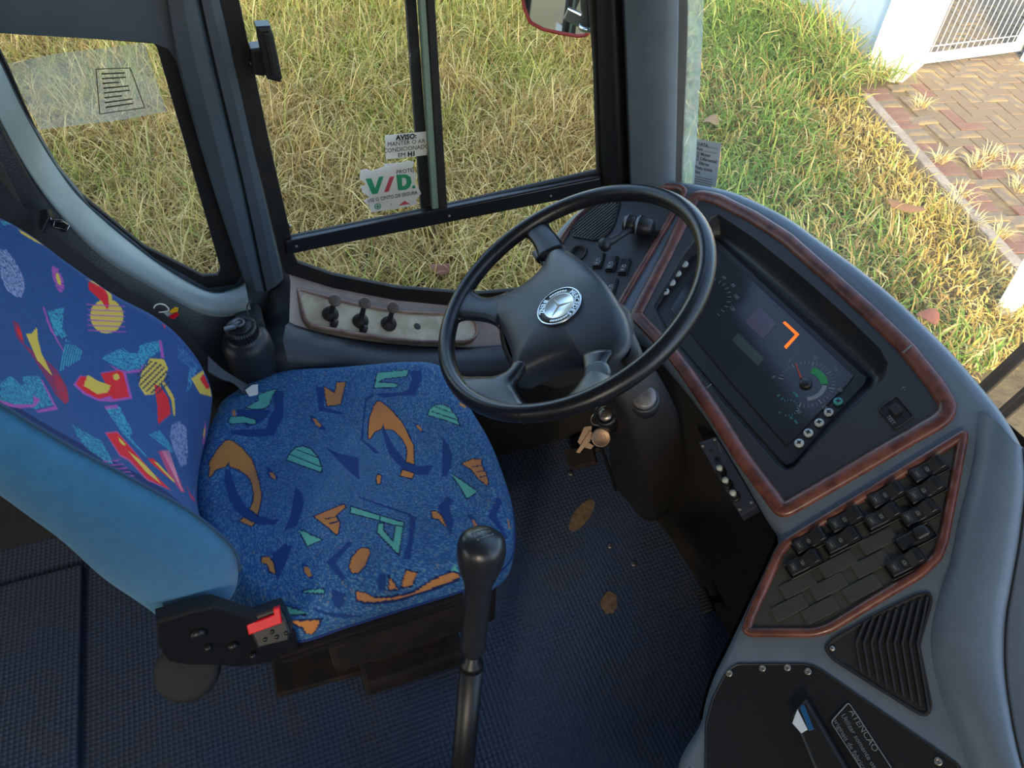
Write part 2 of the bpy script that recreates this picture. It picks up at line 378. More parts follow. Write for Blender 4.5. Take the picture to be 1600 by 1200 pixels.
# clear label stuck on the rear pane
F2g = Frame((0, YW+.0155, 0), (1, 0, 0), (0, -1, 0))
lab = ccw([F2g.hit(a, b) for a, b in [(10, 98), (90, 82), (225, 66), (260, 172), (190, 185), (62, 200)]])
t = thing('clear_window_label', F2g.p(*lab[0]), label='large torn transparent label stuck inside the rear quarter window', cat='sticker')
mb = MB(); mb.prism(F2g, lab, .004, .0045); mb.build('film', M['film'], t)
mb = MB()
q = [F2g.hit(a, b) for a, b in [(150, 106), (203, 104), (226, 166), (156, 176)]]
for i in range(4):
    a, b = np.array(q[i]), np.array(q[(i+1) % 4]); mb.tube([F2g.p(*a, .005), F2g.p(*b, .005)], .0007, 4)
for k in range(1, 9):
    a = F2g.hit(152+1.2*k*.6, 106+7.6*k); b = F2g.hit(200+2.2*k, 105+6.6*k)
    P = [F2g.p(a[0]+(b[0]-a[0])*s, a[1]+(b[1]-a[1])*s, .005) for s in (.12, .85 if k % 3 else .6)]; mb.tube(P, .0011, 4)
mb.build('print_lines', mat('faded_ink', '#4a4c38', .8), t)

# sill below the rear window and dark wall lining
N = 60
Gk = smooth_line([(-130, -110), (-60, -25), (0, 98), (40, 181), (90, 265), (140, 325), (240, 407), (325, 455), (370, 449), (384, 440)], N)
Sk = smooth_line([(-150, -60), (-80, 30), (0, 182), (45, 262), (100, 332), (160, 388), (240, 436), (305, 471), (350, 478), (388, 468)], N)
rA = [py(a, b, 1.272) for a, b in Gk]; rB = [py(a, b, 1.185) for a, b in Sk]
mb = MB(); mid = [a*.5+b*.5+np.array([0, 0, .012]) for a, b in zip(rA, rB)]
lo = [p+np.array([0, -.006, -.012]) for p in rB]; lo2 = [p+np.array([0, -.001, -.04]) for p in rB]
mb.loft([rA, mid, rB, lo, lo2]); mb.build('trim_2', M['trim_light'], kind='structure', label='pale grey curved sill below the rear quarter window')
mb = MB()
r0 = [p+np.array([0, -.002, -.02]) for p in rB]; r1 = [p+np.array([0, -.02, -.06]) for p in rB]
r2 = [np.array([p[0], 1.15, min(p[2]-.1, .5)]) for p in rB]; r3 = [np.array([p[0], 1.14, 0]) for p in rB]
mb.loft([r0, r1, r2, r3]); mb.build('trim_3', M['pad'], kind='structure', label='dark vinyl lining under the rear window sill')

# B pillar: two rounded vertical faces with a groove
def vloft(lines, n=24):                        # lines: (pixel polyline top..bottom, y) -> rows
    return [smooth_line([py(a, b, yy if not isinstance(yy, tuple) else yy[0]+(yy[1]-yy[0])*i/(len(pts)-1)) for i, (a, b) in enumerate(pts)], n) for pts, yy in lines]
mb = MB()
mb.loft(vloft([([(250, -60), (276, 95), (330, 285), (384, 448)], 1.272), ([(254, -60), (280, 95), (334, 285), (387, 450)], 1.258), ([(275, -60), (305, 95), (354, 285), (400, 455)], 1.25), ([(292, -60), (326, 95), (372, 285), (410, 455)], 1.254), ([(300, -60), (334, 95), (379, 285), (415, 456)], 1.268)]), smooth=False)
mb.build('trim_4', M['trim_grey'], kind='structure', label='grey rear face of the pillar between the side windows')
mb = MB()
mb.loft(vloft([([(300, -60), (334, 95), (379, 285), (415, 456)], 1.268), ([(302, -60), (336, 95), (381, 285), (417, 455)], 1.256), ([(315, -60), (352, 95), (396, 285), (430, 448)], 1.253), ([(328, -60), (364, 95), (406, 285), (441, 438)], 1.257), ([(332, -60), (368, 95), (410, 285), (446, 434)], 1.275)]), smooth=False)
mb.build('trim_5', M['trim_grey'], kind='structure', label='grey front face of the pillar between the side windows')

# A pillar
mb = MB()
mb.loft(vloft([([(922, -80), (928, 50), (936, 290)], 1.275), ([(930, -80), (936, 50), (944, 290)], 1.25), ([(944, -80), (950, 50), (961, 290)], 1.235), ([(952, -80), (958, 50), (968, 290)], 1.225), ([(960, -80), (966, 50), (975, 290)], 1.23), ([(967, -80), (974, 50), (983, 290)], 1.243)]))
mb.build('trim_6', M['black'], kind='structure', label='dark rounded rear edge of the front corner pillar')
mb = MB()
mb.loft(vloft([([(967, -80), (974, 50), (983, 300)], 1.243), ([(972, -80), (979, 50), (988, 300)], 1.205), ([(1000, -80), (1003, 50), (1010, 300)], 1.175), ([(1040, -80), (1040, 50), (1036, 300)], 1.15), ([(1056, -80), (1056, 50), (1050, 300)], 1.15), ([(1061, -80), (1060, 50), (1055, 300)], 1.16)]))
mb.build('trim_7', M['dash'], kind='structure', label='grey front corner pillar beside the windscreen')
mb = MB()
mb.loft(vloft([([(1060, -80), (1060, 50), (1054, 300)], 1.16), ([(1066, -80), (1066, 50), (1059, 300)], 1.165), ([(1075, -80), (1075, 50), (1066, 300)], 1.18)]))
mb.build('trim_8', M['casing'], kind='structure', label='brown rubber edge strip of the windscreen pillar')

# driver side window
w1 = thing('window_1', py(650, 330, 1.3), label='driver side sliding window with black frame', kind='structure')
F1 = Frame((0, YW-.012, 0), (1, 0, 0), (0, -1, 0))
def f1(pts, h=0): return [F1.hit(a, b, h) for a, b in pts]
mb = MB()
outer = ccw(f1(FRONT_HOLE)); 
UP = ccw(f1([(358, -90), (373, 0), (420, 220), (455, 372), (700, 322), (935, 268), (930, 100), (916, -90)]))
LOW = ccw(f1([(458, 396), (465, 411), (520, 430), (620, 450), (740, 460), (820, 453), (890, 430), (932, 300), (700, 345)]))
mb.plate(F1, offset(outer, -.006), [UP, LOW], 0)
for H in (UP, LOW): mb.ring(F1, H, [(0, 0), (.001, -.006), (0, -.012)], smooth=False)
mb.build('frame', M['seal'], w1)
mb = MB()      # bottom rail
def bar(fr, a, b, wpx, h0, h1, bev=.002, mat=0, mb_=None):
    A = np.array(a, float); B = np.array(b, float); dd = (B-A)/np.linalg.norm(B-A); nn = np.array([-dd[1], dd[0]])*wpx/2
    P = [A-nn, A+nn, B+nn, B-nn]; (mb_ or mb).prism(fr, [fr.hit(*p) for p in P], h0, h1, bev, mat)
bar(F1, (446, 384), (938, 286), 22, 0, .008, .003); bar(F1, (452, 373), (935, 273), 3, .001, .010, .001)
mb.build('rail', M['black'], w1)
mb = MB(); 
for q in [(462, 381), (700, 334), (858, 303), (452, 350), (392, 95)]:
    mb.lathe(F1, [(.003, .005), (.003, .010), (.001, .011)], 8, c=F1.hit(*q))
mb.build('rail_screws', M['steel'], w1)
mb = MB()      # sliding pane divider: dark rubber, pale channel, black post
bar(F1, (641, -60), (669, 332), 16, -.024, -.012, .001)
mb.build('divider_seal', M['black_matt'], w1)
mb = MB(); bar(F1, (656, -60), (681, 334), 10, -.012, .004, .002); mb.build('divider_channel', mat('green_grey_channel', '#6f8270', .4), w1)
mb = MB(); bar(F1, (668, -60), (692, 333), 13, -.012, .0068, .002); mb.build('divider_post', M['seal'], w1)
mb = MB(); mb.plate(F1, offset(ccw(f1([(358, -90), (373, 0), (455, 372), (692, 326), (668, -90)])), -.004), [], -.005); mb.build('pane', M['glass_side'], w1)
mb = MB(); mb.plate(F1, offset(ccw(f1([(668, -90), (692, 326), (935, 268), (930, 100), (916, -90)])), -.004), [], -.010); mb.build('pane', M['glass_side'], w1)
mb = MB(); mb.plate(F1, offset(LOW, -.004), [], -.010); mb.build('pane', M['glass_side'], w1)
# latch handle
mb = MB(); P = f1([(388, 66), (402, 64), (412, 68), (417, 104), (408, 108), (392, 106)]); mb.prism(F1, P, .0, .03, .004)
mb.build('latch_base', M['black'], w1)
mb = MB(); P = [F1.hit(a, b, .045) for a, b in [(399, 38), (421, 37), (426, 50), (440, 118), (436, 125), (416, 120), (404, 66)]]
mb.prism(F1, P, .03, .058, .005); P = [F1.hit(a, b, .058) for a, b in [(410, 50), (420, 49), (434, 118), (425, 117)]]; mb.prism(F1, P, .056, .062, .002)
mb.build('latch_handle', M['black'], w1)

# stickers on the driver window
FS = Frame((0, YW-.000, 0), (1, 0, 0), (0, -1, 0))
def sticker_frame(pts, h=0):
    a, b, c = [FS.p(*FS.hit(*q)) for q in pts]      # bottom-left, bottom-right, top-left
    return Frame(a, b-a, np.cross(b-a, c-a)), np.linalg.norm(b-a), np.linalg.norm(c-a)
def add_sticker_text(mb, fr, rows, W, H, mat=1):
    for txt, size, u, v, bold in rows:
        w_est = .62*size*len(txt); mb.text(fr, txt, size, (u*W, v*H), 0, .0012, mat, sx=1, bold=bold)
fr, W, H = sticker_frame([(603, 249), (667, 242), (599, 212)])
t = thing('notice_sticker', fr.o, label='small white rectangular notice with black capitals on the side window', cat='sticker')
mb = MB(); mb.prism(fr, [(0, 0), (W, 0), (W, H), (0, H)], 0, .0008); mb.build('paper', M['paper'], t)
mb = MB()
hs = H*.27
mb.text(fr, 'AVISO:', hs, (W*.5, H*.86), 0, .0012, 0, bold=.0006); mb.text(fr, 'MANTER O AR', hs*.92, (W*.5, H*.62), 0, .0012, 0, sx=.92)
mb.text(fr, 'CONDICIONADO', hs*.92, (W*.5, H*.37), 0, .0012, 0, sx=.92); mb.text(fr, 'EM', hs*.92, (W*.38, H*.12), 0, .0012, 0); mb.text(fr, 'H1', hs*.95, (W*.62, H*.12), 0, .0012, 0, bold=.0007)
mb.prism(fr, [(W*.3, H*.745), (W*.68, H*.745), (W*.68, H*.76), (W*.3, H*.76)], .001, .0013)
mb.build('lettering', M['ink'], t)
fr, W, H = sticker_frame([(578, 332), (660, 319), (562, 264)])
t = thing('seat_belt_sticker', fr.o, label='torn white sticker with large green and red letters on the side window', cat='sticker')
def fpx(fr, pts): return [fr.hit(a, b) for a, b in pts]
mb = MB(); mb.prism(fr, fpx(fr, [(563, 266), (573, 264), (580, 267), (592, 263), (602, 259), (598, 256), (612, 255), (625, 254), (640, 251), (647, 253), (644, 262), (651, 272), (648, 285), (655, 296), (658, 302), (650, 312), (653, 318), (640, 322), (620, 326), (590, 330), (580, 332), (576, 320), (568, 314), (578, 308), (566, 300), (564, 292), (573, 288), (562, 280)]), 0, .0008)
mb.build('paper', M['paper'], t)
def seg_letter(mb, fr, quads, mat=0):
    for iq, Q in enumerate(quads): mb.prism(fr, fpx(fr, Q), .0009, .0013+.0002*iq, 0, mat)
mb = MB()
seg_letter(mb, fr, [[(571, 279), (580, 278), (586, 294), (592, 276), (599, 275), (590, 302), (581, 303)],
    [(619, 273), (634, 272), (641, 276), (643, 284), (640, 292), (634, 296), (622, 297), (621, 291), (632, 290), (635, 286), (635, 280), (632, 277), (620, 279)], [(619, 273), (627, 272), (629, 296), (622, 297)], [(644, 290), (648, 289), (649, 293), (644, 294)]])
mb.lathe(fr, [(.0068, .0009), (.0068, .0013)], 16, c=fr.hit(590, 322))
mb.build('green_lettering', M['green_ink'], t)
mb = MB(); mb.lathe(fr, [(.0048, .0013), (.0048, .0015)], 16, c=fr.hit(590, 322)); mb.build('emblem_disc', M['paper'], t)
mb = MB(); c = fr.hit(590, 322)
for a, b in ((.0035, .0012), (.0012, .0035)): mb.prism(fr, [(c[0]-a, c[1]-b), (c[0]+a, c[1]-b), (c[0]+a, c[1]+b), (c[0]-a, c[1]+b)], .0015, .0017)
mb.build('emblem_cross', M['green_ink'], t)
mb = MB(); seg_letter(mb, fr, [[(600, 300), (609, 276), (616, 275), (607, 299)], [(623, 321), (632, 313), (636, 316), (641, 318)]]); mb.build('red_lettering', M['red_ink'], t)
mb = MB()
mb.text(fr, 'PROTEJ', .0115, fr.hit(633, 267), 0, .0012, 0, sx=.95); mb.text(fr, 'USE O CINTO DE SEGURA', .0112, fr.hit(613, 307), .02, .0012, 0, sx=.78)
mb.text(fr, 'S', .006, fr.hit(611, 319), .0, .0012, 0); mb.build('small_lettering', M['ink'], t)

# ---- windscreen
base = smooth_line([(.86, 1.185, .68), (.93, 1.08, .68), (1.0, .82, .68), (1.035, .5, .68), (1.045, 0, .68), (1.035, -.5, .68), (.97, -.95, .68), (.88, -1.185, .68)], 40)
top = base+np.array([-.28, 0, 1.6]); 
w3 = thing('window_3', base[20], label='large curved windscreen', kind='structure')
mb = MB(); mb.loft([base, base*.5+top*.5+np.array([.02, 0, 0]), top]); mb.build('pane', M['glass_front'], w3)
mb = MB(); mb.loft([[p+np.array([.0, 0, -.1]) for p in base], [p+np.array([0, 0, .003]) for p in base]]); mb.build('seal', M['seal'], w3)
# whitish edge of the windscreen along the pillar
mb = MB(); mb.loft(vloft([([(1070, -80), (1074, 50), (1063, 300)], 1.176), ([(1088, -80), (1087, 50), (1074, 300)], 1.165), ([(1100, -80), (1098, 50), (1084, 300)], 1.15)]))
mb.build('pane_edge', M['edge_glass'], w3)
# service label on the windscreen
FWs = Frame(px(1100, 280, .925), (.42, -1, 0), (-1, -.4, .15))
Q = [FWs.hit(a, b) for a, b in [(1089, 217), (1127, 224), (1119, 292), (1081, 288)]]
t = thing('service_label', FWs.p(*Q[3]), label='grey paper service label with small print at the foot of the windscreen', cat='sticker')
mb = MB(); mb.prism(FWs, Q, 0, .0008); mb.build('paper', M['paper_grey'], t)
mb = MB()
fl = Frame(FWs.p(*Q[0]), FWs.p(*Q[1])-FWs.p(*Q[0]), FWs.n if True else None)
if fl.uy@(FWs.p(*Q[3])-FWs.p(*Q[0])) > 0: fl.uy = fl.uy
Wd = np.linalg.norm(np.array(Q[1])-np.array(Q[0])); Hd = np.linalg.norm(np.array(Q[3])-np.array(Q[0]))
dn = (FWs.p(*Q[3])-FWs.p(*Q[0])); dn /= np.linalg.norm(dn)
fl.uy = -dn
for k, (txt, u) in enumerate([('DATA:', .06), ('Km:', .06), ('[] Motor', .08), ('[] Diferencial', .08), ('   Filtros', .08), ('Prox. troca', .05), ('Km:', .05)]):
    mb.text(fl, txt, Wd*.16, (u*Wd, -Hd*(.1+.1*k)), 0, .0012, 0, align='LEFT', bold=.0002)
for k in range(4): mb.prism(fl, [(.08*Wd, -Hd*(.80+.05*k)), (.85*Wd, -Hd*(.80+.05*k)), (.85*Wd, -Hd*(.81+.05*k)), (.08*Wd, -Hd*(.81+.05*k))], .001, .0013)
for k in range(2): mb.prism(fl, [(.34*Wd, -Hd*(.12+.1*k)), (.9*Wd, -Hd*(.12+.1*k)), (.9*Wd, -Hd*(.128+.1*k)), (.34*Wd, -Hd*(.128+.1*k))], .001, .0013)
mb.build('lettering', M['ink'], t)

# ================================================================== SEAT
CUSH = [(338, 660), (352, 637), (400, 608), (450, 592), (520, 587), (580, 582), (640, 578), (690, 583), (716, 612), (742, 655), (768, 700), (790, 758), (801, 800), (803, 845), (796, 872), (775, 893), (740, 912), (700, 926), (620, 950), (540, 975), (465, 998), (410, 985), (365, 950), (320, 880), (300, 790), (315, 710)]
CZ = .455
cpts = [pz(a, b, CZ) for a, b in CUSH]
NO = 720; out = smooth_closed([p[:2] for p in cpts], NO)
cen = out.mean(0)
seat = thing('driver_seat', (cen[0], cen[1], 0), label='blue patterned driver seat with plain blue side panel on a rusty steel base', cat='seat')
def heightfield(nr, zt):
    V = []; rr = np.linalg.norm(out-cen, axis=1)
    for k in range(nr+1):
        if k < 34: s = 1-.19*(1-math.cos(k/34*math.pi/2))
        else: s = .81*(1-((k-34)/(nr-34)))
        P = cen+(out-cen)*s
        dd = (1-s)*rr; R = .045
        q = np.clip(dd/R, 0, 1); z = CZ+ (zt-CZ)*np.sqrt(1-(1-q)**2)
        z += .012*(1-np.exp(-dd/.12))*0
        # side bolsters: gently dished centre
        u = (P[:, 1]-cen[1])/.23
        z = z-.010*np.exp(-(u/.6)**2)*np.clip(dd/.1, 0, 1)
        V.append(np.c_[P, z])
    return V
NR = 170
rings = heightfield(NR, .505)
allr = [np.c_[cen+(out-cen)*s, np.full(NO, z)] for s, z in [(.93, .385), (.985, .39)]+[(1.0+.004*math.sin(math.pi*q), .40+.055*q) for q in np.linspace(0, .97, 22)]]+rings
Vc = np.concatenate(allr); nrow = len(allr)
F = []
for i in range(nrow-1):
    a = i*NO; b = a+NO
    for j in range(NO):
        k = (j+1) % NO; F.append((a+j, a+k, b+k, b+j))
def fast_mesh(name, V, F, off, mats):
    me = bpy.data.meshes.new(name); V = np.asarray(V, dtype=np.float32)-np.array(off, dtype=np.float32); F = np.asarray(F, dtype=np.int32)
    me.vertices.add(len(V)); me.vertices.foreach_set('co', V.ravel())
    k = F.shape[1]; me.loops.add(F.size); me.loops.foreach_set('vertex_index', F.ravel())
    me.polygons.add(len(F)); me.polygons.foreach_set('loop_start', np.arange(0, F.size, k, dtype=np.int32))
    me.polygons.foreach_set('use_smooth', np.ones(len(F), dtype=bool))
    for m in mats: me.materials.append(m)
    me.update(calc_edges=True); me.validate(); return me
def inside(P, poly):
    x, y = P[:, 0], P[:, 1]; r = np.zeros(len(P), bool); n = len(poly)
    for i in range(n):
        x1, y1 = poly[i]; x2, y2 = poly[(i+1) % n]
        if y1 == y2: continue
        c = (y1 > y) != (y2 > y); r ^= c & (x < (x2-x1)*(y-y1)/(y2-y1)+x1)
    return r
def paint_polys(uv, base, motifs):
    """uv: 2D fabric coordinates of the vertices; motifs: (polygon in fabric coordinates, colour, speckle)"""
    colr = np.tile(np.array(base, np.float32), (len(uv), 1))
    for P, c, sp in motifs:
        P = np.array(P); lo = P.min(0); hi = P.max(0)
        idx = np.where((uv[:, 0] >= lo[0]) & (uv[:, 0] <= hi[0]) & (uv[:, 1] >= lo[1]) & (uv[:, 1] <= hi[1]))[0]
        if len(idx) == 0: continue
        q = idx[inside(uv[idx], P)]
        if sp: q = q[np.random.rand(len(q)) < sp]
        colr[q] = c
    return colr
def set_col(me, colr):
    at = me.color_attributes.new('Col', 'FLOAT_COLOR', 'POINT')
    at.data.foreach_set('color', np.c_[colr, np.ones(len(colr))].astype(np.float32).ravel()); me.color_attributes.active_color = at
OR, MI, NA = lin('#c8823f'), lin('#62b39f'), lin('#163c78')
DK = lin('#0a1c48')
def Z(o, s, pts): return [(o[0]+x/s, o[1]+y/s) for x, y in pts]
z1 = lambda p: Z((320, 570), 6, p)
z2 = lambda p: Z((560, 570), 6, p)
z3 = lambda p: Z((320, 760), 4.8, p)
z4 = lambda p: Z((560, 760), 6, p)
CM = [  # (pixel polygon as read off the photograph, colour, outlined)
 (z1([(640, 240), (740, 250), (735, 500), (650, 660), (430, 680), (240, 650), (250, 610), (570, 600), (600, 500), (650, 420)]), NA, 0),
 (z1([(300, 420), (620, 420), (600, 470), (520, 540), (470, 560), (400, 590), (300, 480)]), NA, 0),
 (z1([(390, 400), (510, 330), (500, 285), (560, 260), (620, 240), (670, 230), (630, 290), (600, 380), (540, 412), (450, 412)]), MI, 1),
 (z1([(220, 520), (240, 490), (360, 485), (470, 515), (475, 550), (440, 555), (380, 540), (250, 552)]), MI, 1),
 (z1([(255, 430), (285, 420), (290, 480), (265, 480)]), OR, 0),
 (z1([(1040, 200), (1110, 215), (1120, 400), (1300, 450), (1290, 470), (1070, 430)]), NA, 0),
 (z1([(1120, 210), (1220, 265), (1240, 165), (1320, 165), (1270, 370), (1150, 385), (1130, 290)]), OR, 1),
 (z1([(980, 470), (1020, 480), (1130, 590), (1130, 620), (1070, 600), (1000, 530)]), NA, 0),
 (z1([(1010, 500), (1040, 505), (1095, 570), (1075, 585), (1040, 560)]), OR, 0),
 ([(352, 732), (360, 735), (364, 750), (372, 770), (383, 790), (402, 806), (428, 812), (438, 809), (430, 820), (403, 820), (382, 812), (366, 795), (356, 775), (350, 750)], NA, 0),
 ([(328, 722), (340, 702), (353, 688), (363, 689), (380, 702), (393, 718), (400, 737), (404, 752), (408, 770), (408, 777), (406, 789), (402, 804), (391, 795), (396, 783), (397, 770), (395, 760), (391, 748), (383, 740), (372, 733), (359, 729), (358, 721), (352, 729), (345, 731), (336, 735), (326, 748)], OR, 1),
 ([(375, 814), (381, 809), (398, 818), (393, 822)], OR, 1),
 (z1([(770, 890), (800, 830), (850, 780), (920, 765), (990, 790), (1060, 870), (1090, 960), (1090, 1005)]), MI, 1),
 (z1([(840, 790), (845, 786), (1060, 866), (1062, 876)]), DK, 0), (z1([(795, 842), (800, 836), (1085, 950), (1088, 962)]), DK, 0),
 (z1([(1130, 770), (1250, 830), (1440, 870), (1450, 1080), (1330, 980)]), NA, 0),
 (z1([(575, 950), (620, 975), (690, 1050), (680, 1090), (600, 1060)]), NA, 0),
 (z1([(605, 1010), (640, 1010), (665, 1050), (660, 1075), (620, 1050)]), OR, 0),
 (z2([(590, 50), (600, 130), (530, 290), (400, 290), (240, 310), (150, 270), (400, 260), (470, 230), (500, 130), (480, 60)]), NA, 0),
 (z2([(180, 75), (470, 50), (450, 105), (240, 130), (180, 165), (340, 175), (370, 190), (350, 210), (150, 212)]), MI, 1),
 (z2([(20, 700), (60, 320), (140, 260), (150, 290), (80, 340), (50, 560), (45, 700), (210, 830), (150, 830)]), NA, 0),
 (z2([(215, 600), (240, 600), (330, 760), (440, 900), (560, 950), (710, 940), (650, 1030), (540, 1030), (420, 980), (290, 850)]), NA, 0),
 (z2([(95, 690), (95, 600), (105, 500), (145, 390), (175, 345), (210, 345), (300, 420), (400, 530), (460, 640), (515, 760), (520, 930), (450, 905), (460, 830), (450, 760), (410, 690), (330, 610), (245, 600), (235, 550), (215, 600), (150, 630), (110, 690)]), OR, 1),
 (z2([(395, 1040), (415, 985), (520, 1020), (500, 1065)]), OR, 1),
 (z2([(655, 470), (670, 420), (720, 380), (790, 375), (860, 410), (920, 500), (945, 565), (800, 510)]), MI, 1),
 (z2([(700, 388), (705, 382), (870, 444), (872, 455)]), DK, 0), (z2([(675, 437), (680, 430), (925, 512), (928, 524)]), DK, 0),
 (z2([(505, 540), (560, 550), (625, 630), (590, 640)]), NA, 0), (z2([(540, 565), (570, 570), (600, 610), (590, 620), (555, 595)]), OR, 0),
 (z2([(790, 670), (850, 760), (880, 850), (870, 950), (830, 1040), (780, 1050), (785, 900)]), NA, 0),
 (z2([(970, 925), (1070, 885), (1150, 890), (1150, 930), (1170, 980), (1200, 1030), (1215, 1100), (1205, 1130), (1130, 1070), (1060, 980)]), OR, 1),
 (z2([(1060, 950), (1160, 940), (1165, 950), (1065, 958)]), DK, 0), (z2([(1100, 1000), (1180, 990), (1183, 998), (1103, 1010)]), DK, 0), (z2([(1130, 1050), (1200, 1035), (1203, 1043), (1135, 1060)]), DK, 0),
 (z4([(870, -120), (1110, 45), (1080, 75), (1015, 110), (955, 0)]), MI, 1),
 (z2([(170, 1060), (185, 1030), (210, 1040), (205, 1110), (180, 1120)]), OR, 1),
 (z2([(945, 345), (1010, 385), (1005, 410), (950, 380)]), OR, 0),
 ([(549, 792), (594, 806), (594, 813), (548, 801)], MI, 1),
 (z4([(210, 278), (425, 340), (415, 385), (205, 320)]), MI, 1),
 (z4([(190, 350), (235, 350), (230, 410), (330, 530), (350, 370), (415, 380), (375, 635), (180, 430)]), MI, 1),
 (z4([(440, 240), (545, 290), (490, 680), (415, 680), (470, 500), (480, 290)]), NA, 0),
 (z4([(0, 90), (200, 160), (440, 240), (480, 290), (440, 260), (200, 180), (0, 105)]), NA, 0),
 (z4([(740, 200), (830, 90), (900, 130), (850, 190), (895, 320), (870, 475), (830, 390), (770, 250)]), NA, 0),
 (z4([(690, 235), (730, 235), (780, 280), (825, 385), (750, 305), (695, 295)]), OR, 1),
 (z4([(1015, 260), (1060, 260), (1160, 400), (1165, 440), (1110, 420)]), NA, 0), (z4([(1060, 310), (1090, 320), (1135, 400), (1130, 420), (1090, 390)]), OR, 0),
 (z4([(1300, 100), (1350, 150), (1290, 270), (1400, 480), (1380, 500), (1215, 280)]), NA, 0),
 (z4([(1395, 300), (1410, 320), (1425, 410), (1410, 390)]), OR, 0),
 ([(546, 885), (550, 871), (560, 859), (568, 856), (577, 858), (577, 866), (570, 884), (560, 895), (550, 895)], OR, 1),
 (z3([(1080, 410), (1115, 420), (980, 570), (1060, 690), (1030, 710), (910, 570)]), NA, 0),
 (z3([(820, 225), (1040, 135), (1055, 155), (980, 220), (1010, 270), (1000, 350), (985, 360), (920, 300)]), OR, 1),
 (z3([(900, 240), (990, 225), (990, 232), (905, 250)]), DK, 0), (z3([(930, 275), (1000, 255), (1000, 265), (935, 285)]), DK, 0),
 (z3([(705, 325), (875, 400), (770, 445)]), MI, 1),
 (z3([(680, 0), (730, 50), (740, 150), (690, 300), (600, 325), (640, 230)]), NA, 0),
 (z3([(500, 510), (600, 430), (655, 450), (600, 600), (540, 715), (530, 600)]), NA, 0),
 (z3([(430, 530), (480, 530), (515, 580), (525, 655), (490, 640), (470, 585), (430, 570)]), OR, 1),
 (z3([(725, 570), (770, 590), (820, 690), (790, 700), (740, 650)]), NA, 0), (z3([(745, 600), (780, 610), (805, 670), (780, 680), (750, 640)]), OR, 0),
 (z3([(720, 785), (890, 770), (890, 800), (760, 795)]), MI, 1),
 (z3([(950, 770), (1060, 800), (1040, 880), (1010, 920), (960, 880)]), NA, 0),
 (z4([(190, 820), (260, 830), (260, 970), (180, 960)]), NA, 0),
 (z4([(290, 850), (365, 960), (290, 965)]), OR, 1), (z4([(450, 785), (545, 815), (500, 930), (405, 940)]), OR, 1),
 (z4([(-20, 990), (60, 1000), (150, 1050), (300, 1045), (500, 1010), (700, 880), (880, 800), (950, 830), (940, 860), (700, 950), (400, 1050), (150, 1085), (50, 1080), (-20, 1060)]), OR, 1),
 (z3([(820, 905), (900, 940), (1180, 965), (1180, 985), (950, 980), (830, 940)]), NA, 0),
 (z3([(490, 870), (540, 880), (780, 955), (620, 958)]), MI, 1),
 (z3([(640, 1015), (865, 1005), (830, 1080), (800, 1110), (760, 1100), (740, 1060)]), OR, 1),
 (z4([(905, 720), (870, 790), (940, 800)]), MI, 0), (z4([(1215, 840), (1340, 750), (1320, 790)]), MI, 0),
]
off = seat['at']
me = fast_mesh('cushion', Vc, F, off, [M['cushion']])
bvh = BVHTree.FromPolygons([Vector(v) for v in Vc], F)
def surf_hit(bvh, a, b, fallback):
    h = bvh.ray_cast(Vector(CAM), Vector(ray(a, b)).normalized(), 5)
    return np.array(h[0]) if h[0] is not None else fallback(a, b)
def dens(P, n=3):
    out = []
    for i in range(len(P)):
        a = np.array(P[i]); b = np.array(P[(i+1) % len(P)])
        for k in range(n): out.append(tuple(a+(b-a)*k/n))
    return out
# fabric coordinates of the cushion: seen from above, unrolled down the sides
def cush_uv(P):
    P = np.asarray(P); drop = np.clip(.47-P[:, 2], 0, 1)[:, None]
    d2 = P[:, :2]-cen; d2 = d2/np.linalg.norm(d2, axis=1)[:, None]
    return P[:, :2]+d2*drop*1.0
motifs = []
for P, c, o in CM:
    H = cush_uv([surf_hit(bvh, a, b, lambda a, b: pz(a, b, .43)) for a, b in dens(P)])
    H = [tuple(q) for q in H]
    if o:
        A = np.array(H); m = A.mean(0)
        try: Q = offset(ccw(H), -.0022)
        except Exception: Q = H
        motifs.append((Q, DK, 0))
    motifs.append((H, c, 0))
uv = cush_uv(Vc)
np.random.seed(3)
colr = paint_polys(uv, lin('#2c5f92'), motifs)
# woven heather: tiny light and dark flecks in the blue
fl = np.random.rand(len(colr)); bl = (np.abs(colr-np.array(lin('#2c5f92'))).sum(1) < .01)
colr[bl & (fl < .2)] = lin('#5a8aaa'); colr[bl & (fl > .84)] = lin('#1f4a7e'); colr[bl & (fl > .975)] = lin('#8d8478')
set_col(me, colr)
ob = bpy.data.objects.new('cushion', me); COL.objects.link(ob); ob.parent = seat
# piping seam round the cushion front
mb = MB(); sl_ = [np.r_[cen+(out[j]-cen)*1.003, .447] for j in range(0, NO, 6)]
mb.tube(sl_, .0025, 6, closed=True); mb.build('piping', mat('dark_blue_piping', '#16306a', .9), seat)

